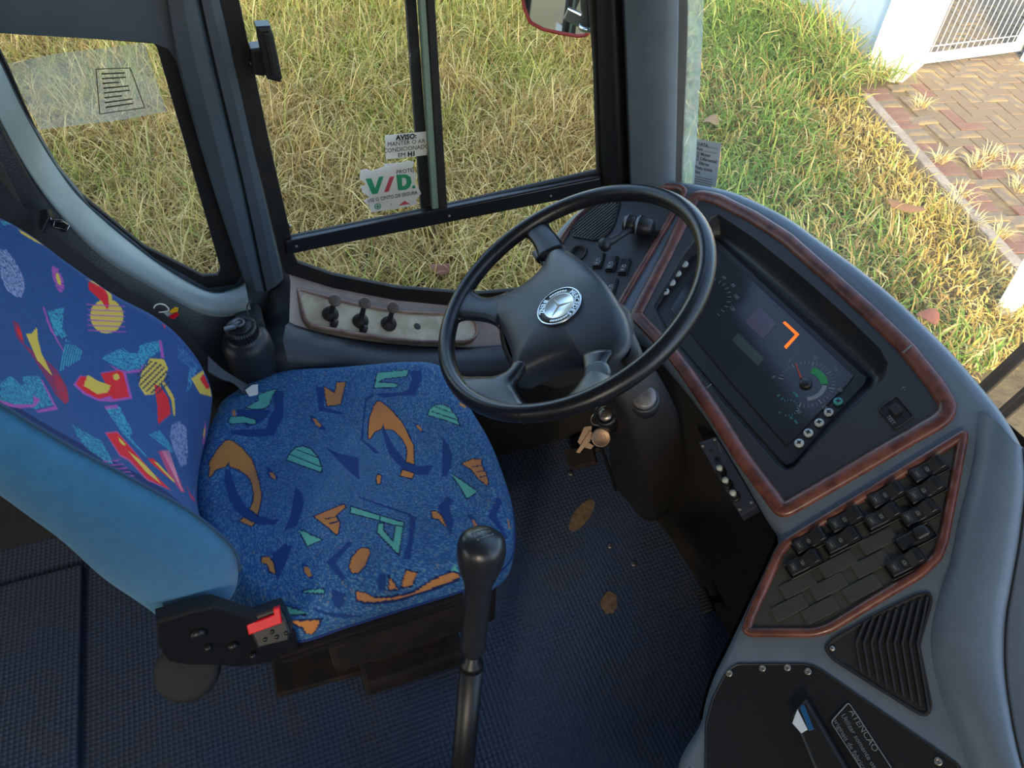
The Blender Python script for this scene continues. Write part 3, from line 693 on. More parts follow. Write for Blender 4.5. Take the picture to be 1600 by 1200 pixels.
# ---- backrest
YN, YF = .60, 1.0
nearf = smooth_line([(372, 898), (368, 868), (345, 838), (290, 795), (200, 745), (100, 692), (0, 632), (-100, 572), (-230, 500)], 400)
farf = smooth_line([(334, 668), (342, 622), (343, 598), (328, 560), (300, 522), (262, 490), (200, 456), (130, 407), (60, 355), (0, 323), (-80, 275), (-220, 200)], 400)
midp = [(326, 800), (322, 740)]
An = np.array([py(a, b, YN) for a, b in nearf]); Af = np.array([py(a, b, YF) for a, b in farf])
NT = 400; tt = np.linspace(0, 1, NT)
rows = []
for i in range(400):
    n_, f_ = An[i], Af[i]; s = i/399
    r = n_[None]+(f_-n_)[None]*tt[:, None]
    dip = np.sin(np.pi*tt)**.7*(.055-.02*s)
    r[:, 0] -= dip; r[:, 2] -= dip*.1
    if s < .2: r[:, 2] -= np.sin(np.pi*tt)*.05*(1-s/.2)
    rnd = np.clip(1-tt/.06, 0, 1)**2*.02+np.clip(1-(1-tt)/.06, 0, 1)**2*.02
    r[:, 0] -= rnd
    rows.append(r)
pre = [rows[0]+np.array([-.05, 0, -.03]), rows[0]+np.array([-.02, 0, -.015])]
topr = rows[-1]; aN = py(-200, 630, YN); aF = Af[-1]+np.array([-.09, .005, 0]); bkl = aN+(aF-aN)*tt[:, None]; bkl[:, 0] -= .075*np.sin(np.pi*tt); post = [topr*(1-k)+bkl*k+np.array([0, 0, .035*math.sin(math.pi*min(k*1.0, 1))]) for k in (.12, .3, .5, .7, .88, 1.0)]
# rounded far side
R = pre+rows+post; 
Vb = []
for ri, r in enumerate(R):
    kk = max(0.0, 1-(0, .12, .3, .5, .7, .88, 1.0)[max(0, ri-(len(R)-7))]); fe = r[-1]; side = [fe+np.array([-.02, .012, 0])*kk, fe+np.array([-.05, .014, 0])*kk, fe+np.array([-.09, .005, 0])*kk]
    Vb.append(np.concatenate([r, side]))
nb = len(Vb[0]); Vb = np.concatenate(Vb); F = [(i*nb+j, i*nb+j+1, (i+1)*nb+j+1, (i+1)*nb+j) for i in range(len(R)-1) for j in range(nb-1)]
me = fast_mesh('backrest', Vb, F, off, [M['backfab']])
bvb = BVHTree.FromPolygons([Vector(v) for v in Vb], F)
YE, RE, TE, LV, MG = lin('#d3b04a'), lin('#d8202a'), lin('#3f9ab0'), lin('#8f94b8'), lin('#a8509c')
z5 = lambda p: Z((0, 320), 6, p)
z6 = lambda p: Z((150, 440), 6, p)
z7 = lambda p: Z((100, 600), 4.286, p)
z8 = lambda p: Z((0, 500), 6.667, p)
c5 = lambda p: Z((0, 320), 3.75, p)
BM = [
 (z5([(0, 30), (60, 80), (110, 180), (40, 195), (0, 150)]), TE, .7),
 (z5([(30, 95), (130, 95), (210, 160), (410, 330), (540, 425), (500, 425), (330, 345), (200, 270), (130, 180)]), YE, 0),
 (z5([(150, 155), (210, 150), (415, 325), (380, 320), (260, 250), (190, 190)]), RE, 0),
 (z5([(0, 420), (60, 420), (150, 540), (220, 680), (235, 800), (200, 870), (140, 860), (60, 800), (20, 700), (0, 640)]), LV, .62),
 (z5([(490, 570), (540, 590), (590, 690), (605, 790), (580, 830), (540, 800), (500, 700), (485, 620)]), MG, .85),
 (z5([(525, 645), (545, 640), (570, 710), (570, 760), (545, 740), (525, 690)]), YE, 0),
 (z5([(770, 590), (830, 620), (930, 680), (1010, 770), (1050, 880), (1040, 960), (1000, 820), (880, 720), (840, 710), (780, 680)]), YE, 0),
 ([(167+26*math.cos(k), 494+27*math.sin(k)) for k in np.linspace(0, 6.28, 24)], YE, 0),
 (z5([(830, 650), (930, 720), (1010, 850), (1025, 940), (1010, 985), (950, 900), (830, 790)]), RE, 0),
 (z5([(450, 1000), (600, 960), (580, 1200), (520, 1230)]), TE, .6), (z8([(530, 0), (620, 0), (700, 170), (640, 190)]), TE, .6),
 (z5([(400, 960), (415, 960), (495, 1200), (480, 1200)]), MG, 0), (z8([(480, 0), (500, 0), (560, 130), (676, 340), (666, 340), (548, 140)]), MG, 0),
 (z8([(130, 0), (200, 40), (260, 260), (500, 430), (600, 530), (700, 700), (720, 830), (680, 880), (580, 780), (500, 640), (430, 520), (320, 350), (170, 180)]), lin('#8a2c52'), .9),
 (z8([(560, 560), (640, 620), (700, 740), (715, 850), (670, 870), (600, 760)]), lin('#b02840'), .8),
 (z8([(170, 60), (215, 100), (245, 210), (220, 200), (180, 130)]), RE, 0),
 (z8([(270, 145), (330, 140), (385, 75), (395, 200), (430, 340), (545, 580), (500, 540), (390, 420)]), YE, 0),
 (z8([(0, 660), (110, 580), (240, 690), (240, 590), (400, 580), (480, 700), (560, 880), (370, 930), (280, 900), (80, 900), (0, 850)]), TE, .55),
 (z8([(0, 835), (150, 880), (350, 880), (350, 790), (420, 830), (360, 905), (200, 920), (0, 880)]), MG, 0), (z8([(425, 620), (440, 620), (605, 930), (400, 968), (370, 945), (565, 900)]), MG, 0),
 (z8([(80, 960), (150, 950), (170, 1000), (130, 1000)]), lin('#a0703a'), .7),
 (c5([(430, 1055), (470, 1000), (520, 1005), (560, 1060), (640, 1085), (605, 1010), (590, 985), (700, 965), (735, 975), (775, 1135), (660, 1155), (580, 1150), (490, 1110)]), MG, 0),
 (c5([(445, 1050), (475, 1003), (520, 1010), (560, 1070), (640, 1090), (600, 1010), (590, 990), (700, 970), (722, 985), (758, 1125), (665, 1140), (650, 1120), (580, 1138), (500, 1100)]), RE, 0),
 (c5([(515, 995), (570, 1030), (650, 1060), (630, 1100), (570, 1110), (490, 1060)]), YE, 0),
 ([(181.5+5*math.cos(k), 589+5.5*math.sin(k)) for k in np.linspace(0, 6.28, 12)], YE, 0),
 (c5([(600, 900), (640, 870), (720, 840), (760, 870), (810, 870), (820, 820), (930, 795), (945, 850), (870, 900), (820, 960), (740, 975), (680, 950)]), TE, .6),
 (c5([(600, 900), (640, 935), (700, 965), (740, 975), (820, 965), (860, 910), (830, 978), (740, 988), (670, 960)]), MG, 0), (c5([(930, 795), (948, 795), (962, 900), (945, 895)]), MG, 0),
 (c5([(880, 900), (960, 905), (985, 960), (960, 1040), (900, 1110), (850, 1115), (815, 1060), (830, 980)]), YE, 0),
 (z7([(605, 0), (650, 20), (700, 100), (715, 200), (630, 270), (625, 150)]), RE, 0), (z6([(545, 965), (600, 990), (680, 1120), (700, 1200), (590, 1200), (570, 1080)]), RE, 0),
 (z6([(600, 910), (640, 940), (720, 1060), (745, 1200), (720, 1200), (700, 1080), (630, 960)]), YE, 0), (z7([(660, 0), (685, 0), (740, 100), (745, 210), (733, 210), (720, 110)]), YE, 0),
 (c5([(1050, 740), (1150, 760), (1190, 900), (1180, 960), (1110, 960), (1040, 900)]), lin('#3c6fa0'), .45), (c5([(1110, 960), (1160, 950), (1120, 1060), (1090, 1110)]), lin('#4a88b0'), .6),
 (c5([(1120, 1020), (1190, 970), (1205, 1040), (1230, 1070), (1260, 1060), (1272, 955), (1292, 960), (1292, 1100), (1240, 1125), (1170, 1105)]), YE, 0),
 (c5([(1170, 1020), (1215, 965), (1265, 1030), (1250, 1075), (1210, 1080)]), RE, 0),
 (z6([(555, 260), (600, 290), (660, 370), (640, 440), (600, 360)]), lin('#b0304a'), .9),
 (z6([(210, 95), (280, 110), (285, 120), (215, 105)]), MG, 0), (z6([(270, 155), (340, 140), (400, 180), (340, 165)]), MG, 0),
 (z7([(270, 150), (370, 145), (460, 320), (440, 350), (560, 490), (550, 490), (390, 330)]), TE, .6), (z7([(270, 148), (360, 138), (365, 160), (280, 172)]), MG, .8),
 (z7([(275, 325), (355, 315), (505, 490), (600, 600), (725, 718), (555, 645), (435, 515), (375, 485)]), lin('#c04a80'), 0),
 (z7([(285, 335), (355, 325), (500, 490), (600, 600), (715, 712), (560, 635), (440, 505), (380, 472)]), RE, 0),
 (z7([(360, 350), (410, 400), (410, 415), (380, 400)]), YE, 0), (z7([(425, 445), (500, 500), (600, 600), (650, 670), (560, 600), (480, 510)]), YE, 0),
 (z7([(630, 450), (680, 450), (760, 600), (810, 725), (780, 720), (700, 600)]), lin('#d04060'), .8),
 (z7([(560, 500), (600, 500), (740, 650), (735, 660), (600, 545)]), RE, 0), (z7([(600, 520), (625, 525), (742, 650), (735, 660)]), YE, 0),
 (z7([(570, 340), (640, 310), (740, 440), (720, 460)]), TE, .6), (z7([(720, 280), (770, 250), (820, 290), (830, 450), (820, 540), (780, 550), (740, 450), (710, 350)]), LV, .62),
 (z7([(895, 550), (905, 550), (970, 740), (960, 740)]), MG, 0), (z7([(930, 540), (970, 560), (970, 700), (920, 600)]), TE, .35),
 (z7([(880, 690), (920, 830), (865, 760)]), YE, 0), (z7([(820, 680), (885, 795), (850, 770)]), lin('#b03050'), .8),
 (z7([(945, 240), (955, 300), (940, 410), (925, 400)]), MG, .8), (z7([(940, 285), (946, 310), (938, 370), (931, 340)]), YE, 0),
 (z7([(55, 270), (160, 330), (250, 380), (340, 540), (290, 530), (160, 440), (90, 350)]), TE, .5),
 (z7([(1100, 1050), (1130, 1090), (1150, 1190), (1125, 1150)]), YE, 0),
]
for k in range(6): BM.append((Z((167, 494), 1, [(-31+k % 2*2, -19+8*k), (28+k % 3, -16+8*k), (28, -14.6+8*k), (-31, -17.4+8*k)]), MG, 0))
for k in range(8):
    x = 141+k*1.0; BM.append((z8([(620+28*k, 470-16*k+60), (690+22*k, 200+16*k), (700+22*k, 205+16*k), (632+28*k, 474-16*k+62)]), TE, .85))
for k in range(7):
    e_ = np.array([.707, -.707]); w_ = np.array([.707, .707]); o_ = -21+k*7; h_ = lambda o: 27*math.sqrt(max(0, 1-(o/27)**2)); BM.append(([tuple(np.array([240, 589])+w_*o_-e_*h_(o_)*.95), tuple(np.array([240, 589])+w_*o_+e_*h_(o_)*.85), tuple(np.array([240, 589])+w_*(o_+2.6)+e_*h_(o_+2.6)*.85), tuple(np.array([240, 589])+w_*(o_+2.6)-e_*h_(o_+2.6)*.95)], lin('#2c2c44'), 0))
for k in range(6): BM.append((z7([(210+20*k, 525+26*k), (380+22*k, 503+27*k), (380+22*k, 512+27*k), (212+20*k, 535+26*k)]), MG, .8))
for k in range(5): BM.append((z7([(655+11*k, 445), (660+11*k, 445), (795, 715), (790, 715)]), lin('#e08898'), 0))
def back_uv(P):
    P = np.asarray(P); return np.c_[P[:, 1], P[:, 2]*.94-P[:, 0]*.34]
motifs = []
for P, c, sp in BM:
    H = [surf_hit(bvb, a, b, lambda a, b: None) for a, b in dens(P, 2)]
    H = [h for h in H if h is not None]
    if len(H) > 2: motifs.append(([tuple(q) for q in back_uv(H)], c, sp))
uvb = back_uv(Vb); base = lin('#284a7e')
colr = paint_polys(uvb, base, motifs)
tcoord = np.tile(np.r_[tt, np.ones(3)], len(R)); plain = np.abs(colr-np.array(base)).sum(1) < .01
fl = np.random.rand(len(colr)); colr[plain & (fl < .06)] = lin('#2f5288'); colr[plain & (fl > .96)] = lin('#1e396c')
edge = (tcoord < .10); colr[edge & plain] = lin('#14285c')
set_col(me, colr)
ob = bpy.data.objects.new('backrest', me); COL.objects.link(ob); ob.parent = seat
# plain blue side panel facing the camera
reaf = smooth_line([(252, 966), (215, 940), (160, 902), (100, 848), (50, 810), (0, 772), (-80, 715), (-200, 630)], 400)
Ar = np.array([py(a, b, YN) for a, b in reaf])
mb = MB(); SR = []
nf = np.array([py(a, b, YN) for a, b in smooth_line([(345, 946), (360, 935), (371, 910), (369, 872), (345, 838), (290, 795), (200, 745), (100, 692), (0, 632), (-100, 572), (-230, 500)], 400)])
for k, t in enumerate(np.linspace(0, 1, 16)):
    bul = math.sin(math.pi*min(max(t, .0), 1))**.5*.02
    SR.append(nf+(Ar-nf)*t+np.array([0, -bul, 0]))
inn = [p+np.array([0, .03, 0]) for p in nf]
mb.loft(SR, flip=True); lid = [r_[-1] for r_ in SR]+[p_[0] for p_ in post[::-1]]+[topr[0]]; lc = sum(lid)/len(lid); mb.add(lid+[lc], [[i, (i+1) % len(lid), len(lid)] for i in range(len(lid))])
mb.build('side_panel', M['blue_fabric'], seat)
mb = MB(); bk = Ar+np.array([0, 0, 0]); bf = np.array([p+np.array([-.09, .005, 0]) for p in Af])
mb.loft([Ar+(bf-Ar)*t+np.array([-.075*math.sin(math.pi*t), 0, 0]) for t in np.linspace(0, 1, 16)]); mb.build('back_cover', M['blue_fabric'], seat)
# piping between print and side panel
mb = MB(); mb.tube([p+np.array([.003, -.003, 0]) for p in An[4::6]], .002, 6); mb.build('piping', mat('brown_piping', '#2d4a66', .9), seat)

# ---- seat metalwork
mb = MB()
ra, rb = py(438, 1028, .555), py(724, 934, .555)
dv = rb-ra; L = np.linalg.norm(dv); dv /= L; up = np.cross(np.array([0, -1, 0]), dv); up = up/np.linalg.norm(up); up = up if up[2] > 0 else -up
mb.rbox((ra+rb)/2, (dv, np.array([0, 1, 0]), up), (L, .012, .024), .003)
mb.rbox((ra+rb)/2+up*.006+np.array([0, -.007, 0]), (dv, np.array([0, 1, 0]), up), (L, .006, .004), .001)
mb.rbox((ra+rb)/2+up*.012+np.array([0, .02, 0]), (dv, np.array([0, 1, 0]), up), (L, .05, .004), .001)
mb.build('side_rail', mat('brown_black_rail', '#2b2522', .4, metal=.3), seat)
FSd = Frame((0, .562, 0), (1, 0, 0), (0, -1, 0))
mb = MB(); P = FSd.poly([(243, 962), (300, 945), (332, 939), (372, 952), (420, 968), (462, 990), (468, 1012), (440, 1022), (404, 1030), (370, 1034), (330, 1030), (290, 1030), (262, 1024), (246, 1000)])
mb.prism(FSd, P, -.01, .010, .004)
for q, rr in (((310, 990), .010), ((364, 1008), .007), ((325, 1010), .005), ((395, 1022), .005)): mb.lathe(FSd, [(rr, .008), (rr, .016), (rr*.6, .019), (.001, .019)], 12, c=FSd.hit(*q, .012))
mb.build('recliner_bracket', M['black'], seat)
FKn = Frame(py(291, 1050, .56), (1, 0, 0), (0, -.62, .78)); c = FKn.hit(291, 1050, .006)
mb = MB(); rk = abs(FKn.hit(291+54, 1050, .006)[0]-c[0])
mb.lathe(FKn, [(rk*.96, -.03), (rk, -.02), (rk, .0), (rk*.96, .006), (rk*.8, .009), (.001, .009)], 40, c=c); mb.build('recliner_wheel', M['black_matt'], seat)
# buckle
FB = Frame(FSd.p(*FSd.hit(415, 975), .03), FSd.p(*FSd.hit(442, 964))-FSd.p(*FSd.hit(387, 981)), (-.1, -.8, .6))
def fb(pts, h=0): return FB.poly(pts, h)
mb = MB(); mb.prism(FB, fb([(383, 966), (436, 948), (446, 965), (455, 990), (452, 1004), (402, 1016), (390, 990)]), -.03, -.002, .004)
for q in [(425, 988), (432, 996), (414, 1000), (447, 990)]: mb.lathe(FB, [(.003, -.003), (.003, .0), (.001, .0005)], 8, c=FB.hit(*q))
buc = mb.build('buckle', M['black'], seat)
mb = MB(); mb.prism(FB, fb([(383, 965), (397, 963), (399, 970), (428, 959), (427, 950), (437, 947), (441, 972), (389, 991)]), -.004, .004, .0015)
mb.build('release_button', M['red_plastic'], seat, buc, label='red release button')
# pedestal and rusty base plate on the floor
mb = MB()
A = [pz(a, b, .012) for a, b in [(432, 1086), (648, 1028), (628, 950), (420, 1000)]]
FBp = Frame((0, 0, 0), (1, 0, 0), (0, 0, 1))
mb.prism(FBp, [tuple(a[:2]) for a in A], 0, .012, .003)
mb.build('base_plate', M['rust'], seat)
mb = MB(); c3 = np.mean([a[:2] for a in A], 0)
mb.box((-.02, .62, .01), (.19, .92, .06), .01); mb.box((.0, .66, .05), (.17, .9, .25), .02); mb.box((-.06, .585, .24), (.24, .97, .385), .012)
mb.build('pedestal', M['rust'], seat)
mb = MB(); fb_ = Frame(pz(640, 1016, .012), (1, 0, 0), (0, 0, 1)); mb.lathe(fb_, [(.016, 0), (.016, .004), (.009, .005), (.009, .014), (.005, .02), (.001, .021)], 8)
mb.build('anchor_bolt', M['steel'], seat)

# ---- belt webbing, tongue and the strap on the far side of the seat
belt = thing('seat_belt', py(150, 420, 1.1), label='black seat belt webbing with metal tongue lying along the left wall', cat='seat belt')
mb = MB()
pa = smooth_line([py(a, b, 1.135-.0*i) for i, (a, b) in enumerate([(-60, 200), (20, 305), (62, 345), (110, 385), (190, 445), (275, 505), (330, 560)])], 40)
pb = smooth_line([py(a, b, 1.11) for i, (a, b) in enumerate([(-90, 240), (-20, 330), (30, 372), (80, 415), (160, 475), (240, 535), (300, 590)])], 40)
mb.loft([pa, pa*.5+pb*.5+np.array([0, -.004, .004]), pb]); mb.loft([pa, pa+np.array([0, .002, -.002]), pb+np.array([0, .002, -.002]), pb], flip=True); mb.build('webbing', M['webbing'], belt)
FT = Frame(py(92, 350, 1.10), (1, 0, -.35), (-.1, -.75, .65))
mb = MB(); mb.prism(FT, FT.poly([(66, 330), (80, 328), (84, 340), (72, 366), (62, 360)]), 0, .012, .003); mb.prism(FT, FT.poly([(80, 343), (98, 344), (110, 352), (106, 362), (98, 363), (82, 355)]), 0, .006, .002); mb.build('tongue_cover', M['black'], belt)
mb = MB(); rim = [FT.p(*FT.hit(a, b, .006), .007) for a, b in [(86, 346), (100, 347), (109, 352), (105, 361), (97, 357), (83, 355)]]
mb.tube(rim, .0007, 5, closed=True); mb.tube([FT.p(*FT.hit(a, b, .006), .009) for a, b in [(79, 339), (82, 344)]], .0009, 5); mb.build('tongue', M['chrome'], belt)
strap = thing('grey_strap', py(380, 600, 1.03), label='grey strap with a white metal hook end beside the rear of the seat cushion', cat='strap')
mb = MB(); pa = smooth_line([py(a, b, 1.07) for a, b in [(325, 556), (346, 575), (372, 592), (394, 605)]], 12); pb = smooth_line([py(a, b, 1.05) for a, b in [(325, 580), (346, 592), (364, 598), (385, 618)]], 12)
mb.loft([pa, pb]); mb.loft([pa-np.array([0, 0, .003]), pb-np.array([0, 0, .003])], flip=True); mb.build('webbing', M['grey_strap'], strap)
FH = Frame(py(395, 620, 1.045), (1, 0, 0), (0, -.8, .6)); mb = MB(); mb.prism(FH, FH.poly([(383, 609), (394, 601), (403, 600), (403, 628), (393, 641), (391, 622)]), 0, .004, .001); mb.build('hook', M['white'], strap, label='white metal hook')
mb = MB(); mb.box((-.2, .99, .30), (-.05, 1.02, .40), .01); ob = mb.build('slide_mechanism', M['black'], seat)

# ================================================================== SIDE CONSOLE under the driver window
con = thing('side_console', (.25, 1.15, .2), label='black padded console with a wood-framed bronze valve panel under the side window', cat='console')
n = 60
c0 = smooth_line([py(a, b, 1.272) for a, b in [(450, 418), (458, 427), (520, 447), (620, 467), (740, 478), (860, 474), (900, 440)]], n)
c1 = smooth_line([py(a, b, 1.262) for a, b in [(454, 440), (464, 448), (520, 463), (620, 481), (740, 490), (860, 486), (905, 455)]], n)
c2 = smooth_line([py(a, b, 1.185) for a, b in [(452, 503), (472, 511), (530, 526), (620, 538), (740, 542), (860, 528), (930, 500)]], n)
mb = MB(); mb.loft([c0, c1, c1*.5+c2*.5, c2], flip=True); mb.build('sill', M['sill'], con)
c3 = smooth_line([py(a, b, 1.13) for a, b in [(442, 533), (470, 538), (530, 548), (620, 562), (740, 566), (870, 552), (960, 520)]], n)
c4 = c3+np.array([0, -.03, -.035]); c5 = c4+np.array([0, -.005, -.06]); c6 = c5.copy(); c6[:, 1] = 1.09; c6[:, 2] -= .05; c7 = c6.copy(); c7[:, 1] = 1.14; c7[:, 2] -= .01
mid23 = c2*.55+c3*.45+np.array([0, 0, .012])
rows = [c2, mid23, c3, c3*.6+c4*.4+np.array([0, -.006, .008]), c4, c5, c6, c7]
# closed rounded rear end
mb = MB(); mb.loft(rows, flip=True)
e0 = [c0[0], c1[0], c1[0]*.5+c2[0]*.5]+[r[0] for r in rows]; e1 = [p+np.array([-.022, .0, -.002]) for p in e0]; e2 = [p+np.array([-.038, .012, -.010]) for p in e0]; e3 = [p+np.array([-.048, .035, -.03]) for p in e0]; e4 = [np.array([p[0]-.05, 1.27, p[2]-.05]) for p in e0]
mb.loft([e0, e1, e2, e3, e4])

mb.build('body', M['pad'], con)
A, B, Cc = py(475, 505, 1.19), py(745, 531, 1.19), py(600, 470, 1.262)
nn = np.cross(B-A, Cc-A); FC = Frame(A, B-A, nn)
if FC.n[1] > 0: FC = Frame(A, B-A, -nn)
wf = FC.poly([(461, 450), (470, 449), (520, 463), (560, 473), (600, 480), (640, 485), (690, 487), (722, 490), (738, 494), (747, 506), (749, 520), (742, 531), (728, 535), (660, 535), (600, 529), (540, 520), (485, 509), (474, 497)], .008)
wf = rounded(wf, .006, 2)
mb = MB(); mb.ring(FC, wf, [(0, -.004), (0, .004), (.0015, .009), (.004, .011), (.0065, .009), (.008, .004), (.008, .0)]); mb.build('wood_frame', M['wood_light'], con)
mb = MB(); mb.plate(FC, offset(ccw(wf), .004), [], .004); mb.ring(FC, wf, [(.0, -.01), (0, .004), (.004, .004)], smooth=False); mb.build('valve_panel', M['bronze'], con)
def stud(q, s=1.0):
    c = FC.hit(*q, .004); fr = Frame(FC.p(*c, .004), FC.ux, FC.n); return fr
for q in [(510, 524), (558, 533)]: pass
for base_q, top_q, low_q in [((516, 492), (523, 470), (521, 508)), ((563, 503), (570, 474), (567, 517)), ((607, 507), (614, 481), None)]:
    fr = stud(base_q)
    tp = np.array(py(*top_q, fr.o[1]-.035)); ax = tp-fr.o; ax /= np.linalg.norm(ax); ln = np.linalg.norm(tp-fr.o)
    fv = Frame(fr.o, FC.ux, ax)
    mb = MB(); mb.lathe(fv, [(.017, -.004), (.0175, .004), (.015, .012), (.010, .018), (.006, .020), (.005, ln-.012), (.005, ln-.008)], 18)
    if low_q: 
        fl_ = stud(low_q); mb.lathe(fl_, [(.008, 0), (.008, .006), (.006, .010), (.006, .016), (.001, .017)], 12)
    v = mb.build('valve', M['casing'], con)
    mb = MB(); mb.lathe(fv, [(.004, ln-.012), (.007, ln-.006), (.0125, ln), (.013, ln+.003), (.011, ln+.0045), (.001, ln+.003)], 20); mb.build('valve_cap', mat('bronze_brown_cap', '#5a4a3e', .35), con, v)
mb = MB(); fr = stud((652, 510)); mb.lathe(fr, [(.008, 0), (.008, .001), (.006, .002), (.001, .0022)], 14); mb.build('blanking_plug', M['casing'], con)
for q in [(525, 466), (548, 466), (545, 467)]: pass

# reservoir
tank = thing('fluid_reservoir', py(385, 560, 1.12), label='black plastic fluid reservoir with ribbed screw cap beside the seat back', cat='reservoir')
tc_ = py(380, 522, 1.12); FTk = Frame((tc_[0], tc_[1], tc_[2]), (1, 0, 0), (-.05, -.12, 1))
mb = MB(); mb.lathe(FTk, [(.046, -.4), (.046, -.05), (.045, -.022), (.040, -.010), (.033, -.006), (.030, -.004), (.029, .004)], 32)
mb.box((tc_[0]-.01, 1.14, tc_[2]-.4), (tc_[0]+.04, 1.2, tc_[2]+.005), .01); mb.build('tank', M['pad'], tank)
mb = MB(); rows = []
for h, rr in ((.0, .029), (.018, .028), (.021, .025)): rows.append([FTk.p((rr+(.0012 if j % 2 else 0))*math.cos(k), (rr+(.0012 if j % 2 else 0))*math.sin(k), h) for j, k in enumerate(np.linspace(0, 2*math.pi, 72, endpoint=False))])
mb.loft(rows, closed=True, cap=True, smooth=False); mb.lathe(FTk, [(.021, .021), (.020, .024), (.001, .024)], 24); cap = mb.build('cap', M['black'], tank)
mb = MB(); th = np.linspace(0, 2*math.pi, 20, endpoint=False); mb.tube([FTk.p(.009*math.cos(k), .004+.008*math.sin(k), .028) for k in th], .0022, 6, closed=True)
mb.rbox(FTk.p(-.017, -.003, .027), (FTk.ux, FTk.uy, FTk.n), (.022, .009, .005), .002); mb.build('padlock_ring', mat('dull_grey_metal', '#6c7073', .4, metal=.5), tank, cap)
mb = MB(); mb.tube(smooth_line([py(a, b, 1.13) for a, b in [(388, 494), (386, 482), (388, 474), (392, 470)]], 8), .0015, 6); mb.build('breather_wire', M['grey_strap'], tank)

# small tags hanging behind the seat back
tags = thing('luggage_tags', py(262, 488, 1.1), label='white wire loop with small yellow and red plastic tags behind the seat back', cat='tag')
FTg = Frame(py(262, 488, 1.1), (1, 0, -.2), (-.1, -.7, .7))
mb = MB(); mb.tube(smooth_line([FTg.p(*FTg.hit(a, b), .0) for a, b in [(240, 482), (243, 477), (250, 475), (258, 477), (264, 484), (258, 487), (248, 488)]], 20), .0012, 6); mb.build('wire_loop', M['white'], tags)
mb = MB(); mb.prism(FTg, FTg.poly([(265, 486), (274, 480), (279, 481), (278, 487), (268, 490)]), 0, .003, .0008); mb.build('yellow_tag', M['yellow_plastic'], tags, label='yellow tag')
mb = MB(); mb.prism(FTg, FTg.poly([(264, 494), (276, 488), (280, 491), (272, 499), (266, 497)]), -.002, .002, .0008); mb.build('red_tag', M['red_plastic'], tags, label='red tag')
mb = MB(); mb.prism(FTg, FTg.poly([(255, 489), (266, 486), (270, 490), (262, 495)]), -.004, -.001, .0005); mb.build('clear_tag', M['print'], tags, label='white tag')

# casing along the foot of the left wall below the console
mb = MB()
g0 = smooth_line([pz(a, b, 0) for a, b in [(640, 752), (760, 716), (880, 686), (985, 655), (1080, 620)]], 30)
g0 = np.vstack([g0[0]+(g0[0]-g0[1])*k for k in (24, 12)]+[g0]); g1 = g0+np.array([0, .01, .17]); g2 = g0+np.array([0, .03, .20]); g3 = g0.copy(); g3[:, 1] = 1.13; g3[:, 2] = .215
mb.loft([g0, g1, g2, g3]); mb.build('trim_9', M['casing'], kind='structure', label='brown-black casing along the foot of the left wall')
mb = MB(); mb.tube([pz(757, 711, .012), pz(783, 703, .012)], .003, 6); mb.build('trim_10', M['chrome'], kind='structure', label='short bright metal edging at the foot of the left casing')  # added strip imitates the highlight where floor meets casing

# ================================================================== STEERING WHEEL
nW = (-math.sin(math.radians(30))*math.cos(math.radians(8)), math.sin(math.radians(8)), math.cos(math.radians(30))*math.cos(math.radians(8)))
HUB = pz(885.5, 460, .80)
FWh = Frame(HUB, (0, -1, 0), nW)
sw = thing('steering_wheel', FWh.p(0, 0, -.08), label='large black four-spoke steering wheel with round silver badge', cat='steering wheel')
RW = .225
mb = MB(); th = np.linspace(0, 2*math.pi, 96, endpoint=False)
mb.tube([FWh.p(RW*math.cos(k), RW*math.sin(k), 0) for k in th], .0150, 16, closed=True, ry=.0140, up=FWh.n)
rim = mb.build('rim', M['wheel'], sw)
mb = MB()
for pq in [(743, 380), (868, 300), (818, 650)]:
    a, b = FWh.hit(*pq); k = math.atan2(b, a)
    ringp = [FWh.p((RW+.0153*math.cos(j))*math.cos(k), (RW+.0153*math.cos(j))*math.sin(k), .0143*math.sin(j)) for j in np.linspace(0, 2*math.pi, 20, endpoint=False)]
    mb.tube(ringp, .0007, 5, closed=True)
mb.build('rim_seam', M['black_matt'], sw, rim)
HP = [(870, 378), (890, 390), (906, 402), (923, 417), (947, 442), (967, 473), (977, 493), (980, 517), (974, 537), (958, 553), (934, 566), (917, 572), (906, 558), (893, 553), (860, 560), (827, 574), (800, 588), (795, 582), (798, 568), (795, 547), (783, 517), (772, 503), (762, 494), (760, 482), (760, 470), (770, 463), (790, 458), (817, 442), (838, 425), (850, 408), (855, 395), (861, 384)]
hp = smooth_closed([FWh.hit(a, b, -.012) for a, b in HP], 90)
hc = np.array(FWh.hit(872, 482, -.012))
def dome(fr, P, c, prof, mb, mat=0, sm=True):
    rad = np.mean([np.linalg.norm(q-c) for q in P])
    def pt(q, s):
        b = min(1, max(0, (1-s)/.45))**1.2; d_ = (q-c); u = d_/(np.linalg.norm(d_)+1e-9)*rad
        return c+(d_*(1-b)+u*b*.8)*s
    rows = [[fr.p(*(pt(q, s) if h > -.02 else c+(q-c)*s), h) for q in P] for s, h in prof]
    mb.loft(rows, closed=True, mat=mat, smooth=sm); mb.add([fr.p(*pt(q, prof[-1][0]), prof[-1][1]) for q in P], [list(range(len(P)))], mat, True)
mb = MB(); dome(FWh, hp, hc, [(.93, -.06), (.99, -.045), (1.0, -.028), (.99, -.017), (.95, -.009), (.88, -.004), (.75, 0), (.55, .003), (.3, .005), (.12, .0055)], mb)
hub = mb.build('hub_cover', M['hub'], sw)
